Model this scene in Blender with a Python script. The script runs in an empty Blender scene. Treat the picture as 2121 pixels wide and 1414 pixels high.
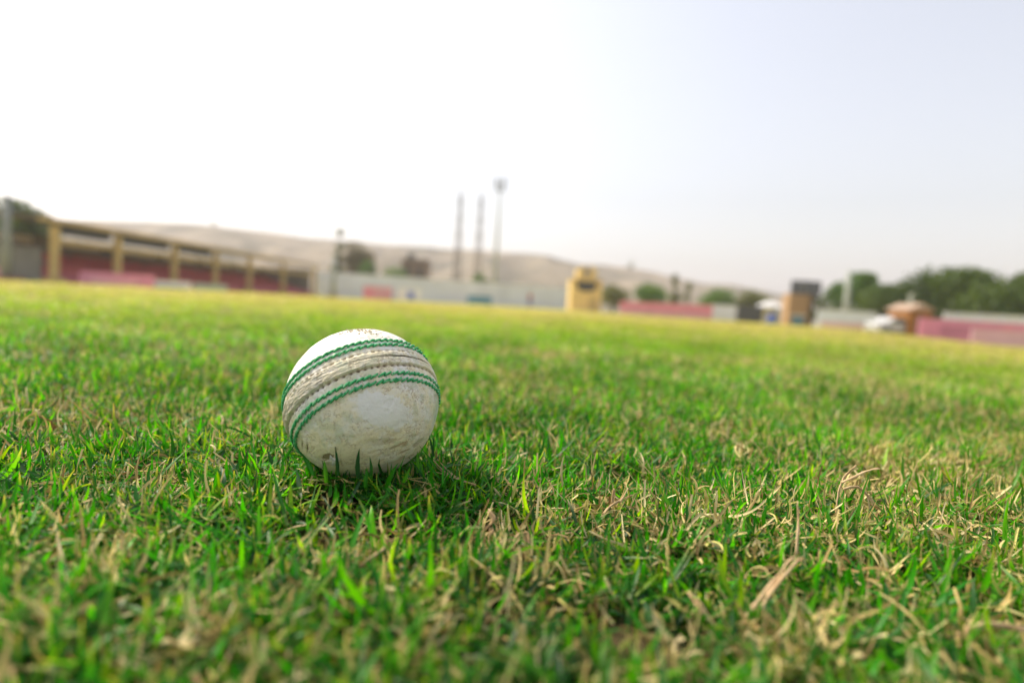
import bpy, bmesh, math, random
import numpy as np
from mathutils import Vector, Matrix

S = bpy.context.scene
COL = S.collection
RNG = np.random.default_rng(7)
random.seed(7)
rad = math.radians

# ------------------------------------------------------------------ camera
H_CAM = 0.0893
LENS = 20.0
PX = LENS / 36.0 * 2121.0            # focal length in pixels of the 2121 px wide frame
PITCH = rad(3.54)
ROLL = rad(3.42)
_f = Vector((0, math.cos(PITCH), -math.sin(PITCH)))
_r0 = Vector((1, 0, 0))
_u0 = Vector((0, math.sin(PITCH), math.cos(PITCH)))
_r = math.cos(ROLL) * _r0 + math.sin(ROLL) * _u0
_u = -math.sin(ROLL) * _r0 + math.cos(ROLL) * _u0
CAM = Vector((0, 0, H_CAM))
cd = bpy.data.cameras.new("camera")
cam = bpy.data.objects.new("camera", cd)
COL.objects.link(cam)
cd.lens = LENS
cd.sensor_width = 36.0
cd.clip_start = 0.005
cd.clip_end = 6000
M = Matrix(((_r.x, _u.x, -_f.x, 0), (_r.y, _u.y, -_f.y, 0), (_r.z, _u.z, -_f.z, H_CAM), (0, 0, 0, 1)))
cam.matrix_world = M
cd.dof.use_dof = True
cd.dof.focus_distance = 0.266
cd.dof.aperture_fstop = 4.2
S.camera = cam

# ------------------------------------------------------------------ sky, sun, exposure
SUN = Vector((-0.58, 0.30, 0.72)).normalized()      # towards the sun
w = bpy.data.worlds.new("World")
S.world = w
w.use_nodes = True
nt = w.node_tree
bg = nt.nodes["Background"]
sky = nt.nodes.new("ShaderNodeTexSky")
sky.sky_type = 'NISHITA'
sky.sun_disc = False
sky.sun_elevation = math.asin(SUN.z)
sky.sun_rotation = math.atan2(SUN.x, SUN.y)
sky.air_density = 1.8
sky.dust_density = 2.6
sky.ozone_density = 2.0
sky.altitude = 0
hsv = nt.nodes.new("ShaderNodeHueSaturation")          # dust greys the sky's colour
hsv.inputs["Saturation"].default_value = 0.36
mulw = nt.nodes.new("ShaderNodeMix"); mulw.data_type = 'RGBA'; mulw.blend_type = 'MULTIPLY'
mulw.inputs["Factor"].default_value = 1.0
mulw.inputs["B"].default_value = (0.985, 0.955, 1.0, 1)
nt.links.new(sky.outputs[0], hsv.inputs["Color"])
nt.links.new(hsv.outputs[0], mulw.inputs["A"])
nt.links.new(mulw.outputs["Result"], bg.inputs[0])
bg.inputs[1].default_value = 0.100
sl = bpy.data.lights.new("sun", 'SUN')
sl.energy = 2.35
sl.angle = rad(7.0)
sl.color = (1.0, 0.88, 0.68)
so = bpy.data.objects.new("sun", sl)
COL.objects.link(so)
so.rotation_euler = SUN.to_track_quat('Z', 'Y').to_euler()
S.view_settings.view_transform = 'Standard'
S.view_settings.look = 'None'
S.view_settings.exposure = 1.13
S.view_settings.gamma = 1.0
S.render.engine = 'CYCLES'
S.cycles.use_denoising = True
S.cycles.max_bounces = 8
S.cycles.diffuse_bounces = 4
S.cycles.transmission_bounces = 6
S.cycles.volume_bounces = 1
S.cycles.sample_clamp_indirect = 6.0

# ------------------------------------------------------------------ pixel helpers
def at(px, py, Y):
    """the point of the place that stands at depth Y (metres along +Y) behind picture point px, py"""
    d = _f + _r * ((px - 1060.5) / PX) - _u * ((py - 707.0) / PX)
    return CAM + d * (Y / d.y)

def fall(x, y):
    """the playing field is crowned: it falls away gently to both sides"""
    t = np.clip((np.abs(x) - 8.0) / 24.0, 0, 1)
    q = np.clip((x / np.maximum(y, 1.0) - 0.60) / 0.25, 0, 1) * np.clip((np.hypot(x, y) - 1.0) / 38.0, 0, 1)
    return -0.34 * t * t * (3 - 2 * t) - 0.34 * q

def on_ground(px, Y):
    """the ground point at depth Y under picture column px"""
    z = 0.0
    for _ in range(4):
        P = _on_level(px, Y, z); z = float(fall(P.x, P.y))
    return _on_level(px, Y, z)

def _on_level(px, Y, z=0.0):
    k = (px - 1060.5) / PX
    h = z - H_CAM
    cr, sr, cp, sp = math.cos(ROLL), math.sin(ROLL), math.cos(PITCH), math.sin(PITCH)
    depth = Y * cp - h * sp
    X = (k * depth - sr * (Y * sp + h * cp)) / cr
    return Vector((X, Y, z))

def zat(px, py, Y):
    return at(px, py, Y).z

# ------------------------------------------------------------------ numpy noise
def _hash(ix, iy, iz, seed):
    h = (ix.astype(np.int64) * 374761393 + iy.astype(np.int64) * 668265263 + iz.astype(np.int64) * 2147483647 + seed * 974711) & 0xFFFFFFFF
    h = ((h ^ (h >> 13)) * 1274126177) & 0xFFFFFFFF
    h = ((h ^ (h >> 16)) * 2246822519) & 0xFFFFFFFF
    h = h ^ (h >> 15)
    return (h & 0xFFFFFF) / float(0xFFFFFF)

def vnoise(p, seed=0):
    i = np.floor(p).astype(np.int64)
    t = p - i
    t = t * t * (3 - 2 * t)
    out = 0
    for dx in (0, 1):
        wx = t[:, 0] if dx else 1 - t[:, 0]
        for dy in (0, 1):
            wy = t[:, 1] if dy else 1 - t[:, 1]
            for dz in (0, 1):
                wz = t[:, 2] if dz else 1 - t[:, 2]
                out = out + wx * wy * wz * _hash(i[:, 0] + dx, i[:, 1] + dy, i[:, 2] + dz, seed)
    return out

def fbm(p, octaves=4, seed=0, gain=0.5):
    a, s, n = 1.0, 0.0, 0.0
    q = np.array(p, dtype=float)
    for k in range(octaves):
        s = s + a * vnoise(q, seed + k * 17)
        n += a
        a *= gain
        q = q * 2.03 + 11.7
    return s / n

def fbm2(x, y, scale, octaves=3, seed=0):
    return fbm(np.stack([x * scale, y * scale, np.zeros_like(x) + seed * 3.3], 1), octaves, seed)

def sstep(a, b, x):
    t = np.clip((x - a) / (b - a), 0, 1)
    return t * t * (3 - 2 * t)

# ------------------------------------------------------------------ object helpers
def tag(o, label=None, cat=None, group=None, kind=None):
    if label: o['label'] = label
    if cat: o['category'] = cat
    if group: o['group'] = group
    if kind: o['kind'] = kind
    return o

def thing(name, label, cat, loc, group=None, rz=0.0):
    o = bpy.data.objects.new(name, None)
    o.empty_display_size = 0.2
    COL.objects.link(o)
    o.location = loc
    o.rotation_euler = (0, 0, rz)
    return tag(o, label, cat, group)

def np_mesh(name, verts, faces, mat, parent=None, smooth=False, colors=None):
    """faces: (n,4) or (n,3) int array"""
    me = bpy.data.meshes.new(name)
    verts = np.asarray(verts, np.float32)
    faces = np.asarray(faces, np.int32)
    k = faces.shape[1]
    me.vertices.add(len(verts))
    me.vertices.foreach_set("co", verts.ravel())
    me.loops.add(faces.size)
    me.loops.foreach_set("vertex_index", faces.ravel())
    me.polygons.add(len(faces))
    me.polygons.foreach_set("loop_start", np.arange(0, faces.size, k, dtype=np.int32))
    me.polygons.foreach_set("loop_total", np.full(len(faces), k, np.int32))
    if smooth:
        me.polygons.foreach_set("use_smooth", np.ones(len(faces), bool))
    if colors is not None:
        for nm, c in colors.items():
            a = me.color_attributes.new(nm, 'FLOAT_COLOR', 'POINT')
            if c.shape[1] == 3:
                c = np.concatenate([c, np.ones((len(c), 1))], 1)
            a.data.foreach_set("color", np.asarray(c, np.float32).ravel())
    me.update(calc_edges=True)
    me.materials.append(mat)
    o = bpy.data.objects.new(name, me)
    COL.objects.link(o)
    if parent: o.parent = parent
    return o

class MB:
    """collects boxes, tubes and quads into one mesh"""
    def __init__(self):
        self.bm = bmesh.new()
    def box(self, x0, x1, y0, y1, z0, z1, bevel=0.0):
        m = Matrix.Translation(((x0 + x1) / 2, (y0 + y1) / 2, (z0 + z1) / 2)) @ Matrix.Diagonal((abs(x1 - x0), abs(y1 - y0), abs(z1 - z0), 1))
        r = bmesh.ops.create_cube(self.bm, size=1.0, matrix=m)
        if bevel:
            es = list({e for v in r['verts'] for e in v.link_edges})
            bmesh.ops.bevel(self.bm, geom=es, offset=bevel, segments=2, affect='EDGES', profile=0.6)
        return self
    def obox(self, a, b, w, z0, z1):
        """a box along the ground line a-b, w thick, between heights z0 and z1"""
        a = Vector((a[0], a[1], 0)); b = Vector((b[0], b[1], 0))
        d = (b - a).normalized(); n = Vector((-d.y, d.x, 0)) * (w / 2)
        vs = [self.bm.verts.new(p + Vector((0, 0, z))) for z in (z0, z1) for p in (a - n, b - n, b + n, a + n)]
        for q in ((3, 2, 1, 0), (4, 5, 6, 7), (0, 1, 5, 4), (1, 2, 6, 5), (2, 3, 7, 6), (3, 0, 4, 7)):
            self.bm.faces.new([vs[i] for i in q])
        return self
    def tube(self, pts, radii, n=8, cap=True):
        pts = [Vector(p) for p in pts]
        if not hasattr(radii, '__len__'): radii = [radii] * len(pts)
        rings = []
        ref = None
        for i, p in enumerate(pts):
            t = (pts[min(i + 1, len(pts) - 1)] - pts[max(i - 1, 0)]).normalized()
            if ref is None:
                ref = Vector((1, 0, 0)) if abs(t.x) < 0.9 else Vector((0, 1, 0))
            a = (ref - t * ref.dot(t)).normalized(); b = t.cross(a); ref = a
            rings.append([self.bm.verts.new(p + (a * math.cos(2 * math.pi * k / n) + b * math.sin(2 * math.pi * k / n)) * radii[i]) for k in range(n)])
        for r0, r1 in zip(rings, rings[1:]):
            for k in range(n):
                self.bm.faces.new((r0[k], r0[(k + 1) % n], r1[(k + 1) % n], r1[k]))
        if cap:
            self.bm.faces.new(rings[0][::-1]); self.bm.faces.new(rings[-1])
        return self
    def prism(self, outline, y0, y1):
        """outline of (x, z) points extruded from y0 to y1"""
        a = [self.bm.verts.new((x, y0, z)) for x, z in outline]
        b = [self.bm.verts.new((x, y1, z)) for x, z in outline]
        self.bm.faces.new(a); self.bm.faces.new(b[::-1])
        n = len(a)
        for i in range(n):
            self.bm.faces.new((a[i], b[i], b[(i + 1) % n], a[(i + 1) % n]))
        return self
    def ball(self, c, r, sub=2):
        m = Matrix.Translation(c) @ Matrix.Diagonal((r[0], r[1], r[2], 1))
        bmesh.ops.create_icosphere(self.bm, subdivisions=sub, radius=1.0, matrix=m)
        return self
    def build(self, name, mat, parent=None, smooth=False):
        bmesh.ops.recalc_face_normals(self.bm, faces=self.bm.faces[:])
        me = bpy.data.meshes.new(name)
        self.bm.to_mesh(me); self.bm.free()
        if smooth:
            for p in me.polygons: p.use_smooth = True
        me.materials.append(mat)
        o = bpy.data.objects.new(name, me)
        COL.objects.link(o)
        if parent: o.parent = parent
        return o

# ------------------------------------------------------------------ materials
def new_mat(name):
    m = bpy.data.materials.new(name)
    m.use_nodes = True
    return m, m.node_tree, m.node_tree.nodes["Principled BSDF"]

def mat_simple(name, col, rough=0.7, var=0.25, scale=3.0, bump=0.0, metallic=0.0, col2=None):
    """a base colour broken up by two scales of noise"""
    m, t, b = new_mat(name)
    tc = t.nodes.new("ShaderNodeTexCoord")
    n1 = t.nodes.new("ShaderNodeTexNoise"); n1.inputs["Scale"].default_value = scale; n1.inputs["Detail"].default_value = 6
    t.links.new(tc.outputs["Object"], n1.inputs["Vector"])
    mx = t.nodes.new("ShaderNodeMix"); mx.data_type = 'RGBA'
    c2 = col2 or tuple(c * (1 - var) for c in col)
    mx.inputs["A"].default_value = (*col, 1); mx.inputs["B"].default_value = (*c2, 1)
    rp = t.nodes.new("ShaderNodeMapRange"); rp.inputs[1].default_value = 0.35; rp.inputs[2].default_value = 0.7
    t.links.new(n1.outputs["Fac"], rp.inputs[0]); t.links.new(rp.outputs[0], mx.inputs["Factor"])
    t.links.new(mx.outputs["Result"], b.inputs["Base Color"])
    b.inputs["Roughness"].default_value = rough
    b.inputs["Metallic"].default_value = metallic
    if bump:
        bp = t.nodes.new("ShaderNodeBump"); bp.inputs["Strength"].default_value = bump
        t.links.new(n1.outputs["Fac"], bp.inputs["Height"]); t.links.new(bp.outputs[0], b.inputs["Normal"])
    return m

def mat_leaf(name, transl=0.48, rough=0.42, spec=0.35, attr="tint", sat=1.25):
    """thin leaf: colour from the blade's own tint, light passes through it"""
    m, t, b = new_mat(name)
    out = t.nodes["Material Output"]
    a = t.nodes.new("ShaderNodeAttribute"); a.attribute_name = attr
    t.links.new(a.outputs["Color"], b.inputs["Base Color"])
    b.inputs["Roughness"].default_value = rough
    b.inputs["Specular IOR Level"].default_value = spec
    tr = t.nodes.new("ShaderNodeBsdfTranslucent")
    mul = t.nodes.new("ShaderNodeMix"); mul.data_type = 'RGBA'; mul.blend_type = 'MULTIPLY'
    t.links.new(a.outputs["Alpha"], mul.inputs["Factor"])
    mul.inputs["B"].default_value = (2.0, 1.9, 0.5, 1)
    t.links.new(a.outputs["Color"], mul.inputs["A"])
    t.links.new(mul.outputs["Result"], tr.inputs["Color"])
    ms = t.nodes.new("ShaderNodeMixShader"); ms.inputs[0].default_value = transl
    t.links.new(b.outputs[0], ms.inputs[1]); t.links.new(tr.outputs[0], ms.inputs[2])
    t.links.new(ms.outputs[0], out.inputs["Surface"])
    return m

# ------------------------------------------------------------------ how dry the turf is at a place, used by blades and ground alike
def dryness(x, y):
    d = np.hypot(x, y)
    small = fbm2(x, y, 11.0, 3, 5)
    mid = fbm2(x, y, 2.6, 2, 9)
    big = fbm2(x, y, 0.16, 3, 21)
    far = sstep(0.8, 9.0, d)
    v = 0.9 * (small - 0.5) + 0.6 * (mid - 0.5) + 0.75 * (big - 0.5) * sstep(3, 12, d) + 0.30
    v = v + 0.48 * far + 0.16 * far * sstep(0.15, 0.7, x / (np.abs(y) + 0.05)) + 0.07 * sstep(0.25, 0.7, d) + 0.13 * sstep(0.1, 0.6, x / (np.abs(y) + 0.05)) * sstep(0.12, 0.5, d)
    return np.clip(v, 0, 1)

def ground_z(x, y):
    d = np.hypot(x, y)
    k = np.clip(d / 0.5, 0.3, 3.0)
    g = -0.0085 + 0.011 * (fbm2(x, y, 9.0, 3, 31) - 0.5) * sstep(0.02, 0.12, np.hypot(x - BC.x, y - BC.y)) * sstep(60, 8, d)
    g = g + 0.0085 * (fbm2(x, y, 27.0, 2, 35) - 0.5) * sstep(0.0, 0.05, np.hypot(x - BC.x, y - BC.y)) * sstep(6, 2, d)
    return g + fall(x, y)

# ball centre: 36 mm radius, resting in the turf
R_BALL = 0.036
BC = at(753.5, 832.5, 0.2735)

# ------------------------------------------------------------------ ground
def build_ground():
    radii = np.concatenate([np.geomspace(0.02, 1.6, 190), np.geomspace(1.66, 3000, 110)])
    na = 300
    th = np.linspace(0, 2 * np.pi, na, endpoint=False)
    RR, TT = np.meshgrid(radii, th, indexing='ij')
    x = (RR * np.cos(TT)).ravel(); y = (RR * np.sin(TT)).ravel()
    z = ground_z(x, y)
    v = np.stack([x, y, z], 1)
    v = np.concatenate([v, [[0, 0, float(ground_z(np.array([0.0]), np.array([0.0]))[0])]]])
    i = np.arange(len(radii) - 1)[:, None] * na
    j = np.arange(na)[None, :]
    q = np.stack([i + j, i + na + j, i + na + (j + 1) % na, i + (j + 1) % na], -1).reshape(-1, 4)
    c = len(v) - 1
    inner = np.stack([np.full(na, c), np.arange(na), (np.arange(na) + 1) % na, (np.arange(na) + 1) % na], 1)[:, :3]
    inner = np.concatenate([inner, inner[:, :1]], 1)  # padded below
    m, t, b = new_mat("turf_ground")
    tc = t.nodes.new("ShaderNodeTexCoord")
    geo = t.nodes.new("ShaderNodeNewGeometry")
    sep = t.nodes.new("ShaderNodeSeparateXYZ"); t.links.new(geo.outputs["Position"], sep.inputs[0])
    def noise(scale, detail=5, rough=0.6):
        n = t.nodes.new("ShaderNodeTexNoise"); n.inputs["Scale"].default_value = scale
        n.inputs["Detail"].default_value = detail; n.inputs["Roughness"].default_value = rough
        t.links.new(geo.outputs["Position"], n.inputs["Vector"]); return n
    def mixc(fac, A, B):
        x_ = t.nodes.new("ShaderNodeMix"); x_.data_type = 'RGBA'
        for s, v_ in (("A", A), ("B", B)):
            if isinstance(v_, tuple): x_.inputs[s].default_value = (*v_, 1)
            else: t.links.new(v_, x_.inputs[s])
        t.links.new(fac, x_.inputs["Factor"]); return x_.outputs["Result"]
    def rng(src, a0, a1, b0=0.0, b1=1.0):
        r = t.nodes.new("ShaderNodeMapRange"); r.interpolation_type = 'SMOOTHSTEP'
        r.inputs[1].default_value = a0; r.inputs[2].default_value = a1; r.inputs[3].default_value = b0; r.inputs[4].default_value = b1
        t.links.new(src, r.inputs[0]); return r.outputs[0]
    ln = t.nodes.new("ShaderNodeVectorMath"); ln.operation = 'LENGTH'; t.links.new(geo.outputs["Position"], ln.inputs[0])
    nsm = noise(90.0); nmd = noise(0.35, 4); nbg = noise(0.07, 3)
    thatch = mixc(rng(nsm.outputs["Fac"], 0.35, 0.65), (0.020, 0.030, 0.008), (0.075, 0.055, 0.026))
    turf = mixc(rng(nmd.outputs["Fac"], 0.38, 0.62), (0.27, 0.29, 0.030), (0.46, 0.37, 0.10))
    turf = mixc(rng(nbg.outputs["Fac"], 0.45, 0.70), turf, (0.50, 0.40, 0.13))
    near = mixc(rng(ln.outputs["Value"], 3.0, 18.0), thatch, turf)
    # worn sandy earth beyond the boundary
    sand = mixc(rng(noise(0.2).outputs["Fac"], 0.3, 0.7), (0.42, 0.34, 0.22), (0.34, 0.27, 0.17))
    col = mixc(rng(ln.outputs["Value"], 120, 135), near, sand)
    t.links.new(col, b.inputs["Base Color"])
    b.inputs["Roughness"].default_value = 0.95
    b.inputs["Specular IOR Level"].default_value = 0.1
    # the centre fan as degenerate-free quads: use pairs of sectors
    fan = np.stack([np.full(na // 2, c), np.arange(0, na, 2), np.arange(1, na, 2), (np.arange(2, na + 2, 2)) % na], 1)
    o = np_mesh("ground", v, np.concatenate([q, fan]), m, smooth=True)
    tag(o, kind='structure')
    return o
build_ground()

# ------------------------------------------------------------------ the cricket ball
def build_ball():
    root = thing('cricket_ball', 'worn off-white leather cricket ball with green stitched seam resting on the grass', 'ball', BC - Vector((0, 0, R_BALL)))
    v_ = (CAM - BC).normalized()
    r_ = _r - v_ * _r.dot(v_); r_.normalize()
    u_ = v_.cross(r_)
    n_ = (r_ * 0.307 + u_ * -0.824 + v_ * 0.482).normalized()
    zp = -n_                                    # the pole above the seam
    xp = (r_ - zp * r_.dot(zp)).normalized()    # longitude 0 lies to the right
    yp = zp.cross(xp)
    B = np.array([xp[:], yp[:], zp[:]])         # rows: ball axes in the world
    VB = np.array([r_[:], u_[:], v_[:]])
    # latitude rings, closer together along the seam
    lat_s = np.linspace(-24, 22, 420)
    lats = np.radians(np.concatenate([np.linspace(-89.6, -24.3, 300), lat_s, np.linspace(22.3, 89.6, 260)]))
    nl = 1150
    lon = np.linspace(0, 2 * np.pi, nl, endpoint=False)
    LA, LO = np.meshgrid(lats, lon, indexing='ij')
    la = LA.ravel(); lo = LO.ravel()
    loc = np.stack([np.cos(la) * np.cos(lo), np.cos(la) * np.sin(lo), np.sin(la)], 1)
    wd = loc @ B
    q = wd @ VB.T                                # picture-facing coordinates, only used to place the marks on the leather
    qx, qy, qz = q[:, 0], q[:, 1], q[:, 2]
    front = sstep(-0.1, 0.15, qz)
    deg = np.degrees(la); dl = np.degrees(lo)
    wob = (fbm(np.stack([loc[:, 0] * 4, loc[:, 1] * 4, loc[:, 2] * 0 + 3], 1), 3, 41) - 0.5) * 1.4
    D = deg + wob * 0.5
    g = lambda c, s: np.exp(-((D - c) / s) ** 2)
    mm = 0.001
    h = np.zeros(len(la))
    h += 0.35 * mm * (1 - sstep(17.5, 21.5, np.abs(D + 0.8)))
    left = sstep(0.15, -0.75, qx)               # the scuffed left end of the seam
    band = sstep(-6.8, -5.0, D) * sstep(5.2, 3.6, D)
    h += band * (0.40 + 0.35 * left) * mm
    P = loc * R_BALL
    wr = fbm(np.stack([P[:, 0] * 300, P[:, 1] * 300, P[:, 2] * 2300 + (fbm(P * 260, 2, 57) - 0.5) * 2.5], 1), 4, 51)
    wr2 = fbm(P * 1500, 3, 53)
    h += band * left * (wr - 0.5) * 1.0 * mm
    h += band * (1 - left) * (wr - 0.5) * 0.35 * mm
    # the split along the middle
    cw = sstep(-0.62, 0.1, qx) * (0.45 + 0.55 * sstep(0.1, 0.5, qx))
    crack = np.exp(-(((D - 0.25 - (wr2 - 0.5) * 0.9)) / 0.55) ** 2) * cw
    h -= crack * 0.9 * mm
    # groove with pits below, pits above
    pitch = 360.0 / 72
    ph = (dl / pitch + 0.6 * (fbm(loc * 6, 2, 61) - 0.5)) % 1.0 - 0.5
    gs = (0.45 + 0.55 * sstep(-0.9, -0.1, qx))
    groove = g(-6.9, 1.05)
    h -= groove * 0.55 * mm
    pit_lo = np.exp(-(((D + 7.3) / 0.9) ** 2 + (ph / 0.22) ** 2))
    h -= pit_lo * 0.75 * mm
    pit_var = sstep(0.35, 0.6, fbm(loc * 14, 2, 63))
    pit_hi = np.exp(-((np.abs(D - 5.6) / 0.95) ** 3 + (np.abs(ph) / 0.30) ** 3)) * (0.35 + 0.65 * pit_var)
    h -= pit_hi * 0.6 * mm + g(5.6, 0.7) * 0.12 * mm
    for c in (11.3, 16.3, -13.8, -18.8):
        h -= g(c, 1.6) * 0.18 * mm
    # scuffed leather and fine cracks
    n1 = fbm(loc * 5, 4, 71); n2 = fbm(loc * 22, 4, 73); n3 = fbm(loc * 70, 3, 75)
    dent = sstep(0.60, 0.72, fbm(loc * 7.5, 2, 101))
    h -= dent * 0.14 * mm
    h += (n1 - 0.5) * 0.5 * mm + (n2 - 0.5) * 0.16 * mm + (n3 - 0.5) * 0.06 * mm
    clean = np.exp(-(((qx - 0.24) / 0.36) ** 2 + ((qy + 0.10 + 0.25 * (qx - 0.24)) / 0.22) ** 2) * 1.0) * front
    clean = sstep(0.38, 0.46, clean + (n2 - 0.5) * 0.55)
    rid = 1 - np.abs(fbm(loc * 13 + (n2[:, None] - 0.5) * 1.5, 3, 81) - 0.5) * 2
    rid2 = 1 - np.abs(fbm(loc * 27 + (n2[:, None] - 0.5) * 2.5, 3, 83) - 0.5) * 2
    crk = np.maximum(sstep(0.925, 0.975, rid) * sstep(0.42, 0.6, fbm(loc * 6, 2, 85)), 0.7 * sstep(0.94, 0.98, rid2) * sstep(0.45, 0.62, fbm(loc * 9, 2, 87)))
    crk *= (1 - 0.7 * clean)
    h -= crk * 0.13 * mm
    # scuffs at the lower right
    sc = np.exp(-(((qx - 0.48) / 0.36) ** 2 + ((qy + 0.58) / 0.24) ** 2)) * front
    sc2 = np.exp(-(((qx - 0.72) / 0.26) ** 2 + ((qy - 0.03) / 0.28) ** 2)) * front
    an = fbm(np.stack([(qx * 0.9 + qy * 0.45) * 9, (qy - 0.35 * qx) * 34, qz * 8], 1), 4, 91)
    scuff = sc * sstep(0.46, 0.62, an) * 0.95 + sc2 * sstep(0.56, 0.66, n3) * 0.5
    h -= scuff * 0.10 * mm
    # torn chip low on the left
    cx, cy = -0.405, -0.665
    e = ((qx - cx) / 0.075) ** 2 + ((qy - cy - 0.15 * (qx - cx)) / 0.052) ** 2 + (n3 - 0.5) * 1.4
    chip = sstep(1.15, 0.75, e) * front
    h -= chip * 0.7 * mm
    tick = np.maximum(np.exp(-(((qx + 0.72) / 0.008) ** 2 + ((qy + 0.52) / 0.055) ** 2)), np.exp(-(((qx + 0.655) / 0.008) ** 2 + ((qy + 0.56) / 0.05) ** 2))) * front
    h -= tick * 0.4 * mm
    flat = np.exp(-((q - np.array([0.0, 0.92, 0.1])) ** 2).sum(1) / 0.25)
    h -= flat * 0.5 * mm
    pos = wd * (R_BALL + h)[:, None] + np.array([0, 0, R_BALL])
    # leather colour
    C = lambda r, g_, b_: np.array([r, g_, b_])
    white = C(0.77, 0.75, 0.71); cream = C(0.76, 0.68, 0.46); brown = C(0.30, 0.20, 0.10); green = C(0.36, 0.46, 0.30); dark = C(0.10, 0.07, 0.04); grit = C(0.46, 0.38, 0.24)
    lower = sstep(-0.10, -0.55, qy)
    dirt = np.clip(sstep(0.34, 0.66, n1 * 0.6 + n2 * 0.4) * 0.75 + 0.3 * lower + 0.2, 0, 1)
    top = sstep(0.15, 0.55, qy + 0.25 * (-qx)) * sstep(10, 16, D)
    dirt *= 1 - 0.8 * top
    dirt *= 1 - 0.85 * clean
    col = white[None] * (1 - dirt[:, None]) + cream[None] * dirt[:, None]
    def mixin(m_, c_):
        nonlocal col
        m_ = np.clip(m_, 0, 1)[:, None]
        col = col * (1 - m_) + c_[None] * m_
    speck = sstep(0.60, 0.70, fbm(loc * 46, 3, 95))
    mixin(speck * 0.32 * (1 - clean) * (1 - 0.7 * top), grit)
    mixin(band * left * (0.25 + 0.5 * sstep(0.4, 0.62, wr)), C(0.60, 0.53, 0.36))
    mixin(band * left * sstep(0.50, 0.36, wr) * 0.5, C(0.30, 0.24, 0.13))
    gsm = sstep(0.56, 0.70, fbm(loc * 8, 3, 97)) * 0.32
    gsm += 0.8 * np.exp(-(((qx + 0.28) / 0.14) ** 2 + ((qy - 0.62) / 0.07) ** 2)) * front * 0.6
    gsm += 0.75 * np.exp(-(((qx - 0.60) / 0.20) ** 2 + ((qy + 0.52 - 0.25 * (qx - 0.6)) / 0.025) ** 2)) * sstep(0.4, 0.55, an) * front
    gsm += 0.6 * np.exp(-(((qx - 0.93) / 0.06) ** 2 + ((qy + 0.12) / 0.22) ** 2)) * front
    mixin(gsm * (1 - 0.8 * clean), green)
    mixin(scuff * 0.75, brown * 1.15)
    mixin(crk * 0.5, brown)
    mixin(groove * (0.40 + 0.3 * sstep(0.35, 0.6, wr2)) * gs, C(0.34, 0.27, 0.16))
    mixin(pit_lo * 0.85, dark); mixin(pit_hi * 0.85, C(0.26, 0.20, 0.11))
    mixin(crack * 1.3, C(0.07, 0.05, 0.03))
    mixin(chip * 0.85, C(0.28, 0.22, 0.12)); mixin(tick * 0.8, dark)
    for c in (11.3, 16.3, -13.8, -18.8):
        mixin(g(c, 1.0) * 0.30, C(0.25, 0.30, 0.18))
    gritm = np.exp(-(((qx + 0.06) / 0.28) ** 2 + ((qy - 0.93) / 0.08) ** 2)) * sstep(0.40, 0.58, n2)
    mixin(gritm * 0.55, C(0.62, 0.53, 0.36))
    nla = len(lats)
    i = np.arange(nla - 1)[:, None] * nl; j = np.arange(nl)[None, :]
    f = np.stack([i + j, i + (j + 1) % nl, i + nl + (j + 1) % nl, i + nl + j], -1).reshape(-1, 4)
    m, t, b = new_mat("worn_leather")
    a = t.nodes.new("ShaderNodeAttribute"); a.attribute_name = "tint"
    t.links.new(a.outputs["Color"], b.inputs["Base Color"])
    b.inputs["Roughness"].default_value = 0.52
    b.inputs["Specular IOR Level"].default_value = 0.35
    tc = t.nodes.new("ShaderNodeTexCoord")
    ns = t.nodes.new("ShaderNodeTexNoise"); ns.inputs["Scale"].default_value = 1500; ns.inputs["Detail"].default_value = 4
    t.links.new(tc.outputs["Object"], ns.inputs["Vector"])
    bp = t.nodes.new("ShaderNodeBump"); bp.inputs["Strength"].default_value = 0.25; bp.inputs["Distance"].default_value = 0.0003
    t.links.new(ns.outputs["Fac"], bp.inputs["Height"]); t.links.new(bp.outputs[0], b.inputs["Normal"])
    rough = np.clip(0.62 - 0.24 * clean - 0.16 * (1 - dirt) + 0.15 * scuff, 0.3, 0.85)
    rm = t.nodes.new("ShaderNodeMath"); rm.operation = 'MULTIPLY'; rm.inputs[1].default_value = 1.0
    t.links.new(a.outputs["Alpha"], rm.inputs[0]); t.links.new(rm.outputs[0], b.inputs["Roughness"])
    np_mesh("leather_cover", pos, f, m, root, True, {"tint": np.concatenate([col, rough[:, None]], 1)})
    # the stitching: four rows of fat slanted green thread
    mt, t, b = new_mat("green_thread")
    tc = t.nodes.new("ShaderNodeTexCoord")
    ns = t.nodes.new("ShaderNodeTexNoise"); ns.inputs["Scale"].default_value = 700; ns.inputs["Detail"].default_value = 5
    t.links.new(tc.outputs["Object"], ns.inputs["Vector"])
    rp = t.nodes.new("ShaderNodeValToRGB")
    rp.color_ramp.elements[0].position = 0.30; rp.color_ramp.elements[0].color = (0.012, 0.19, 0.058, 1)
    rp.color_ramp.elements[1].position = 0.76; rp.color_ramp.elements[1].color = (0.40, 0.58, 0.38, 1)
    e_ = rp.color_ramp.elements.new(0.52); e_.color = (0.050, 0.40, 0.14, 1)
    t.links.new(ns.outputs["Fac"], rp.inputs[0]); t.links.new(rp.outputs[0], b.inputs["Base Color"])
    b.inputs["Roughness"].default_value = 0.85
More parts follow.
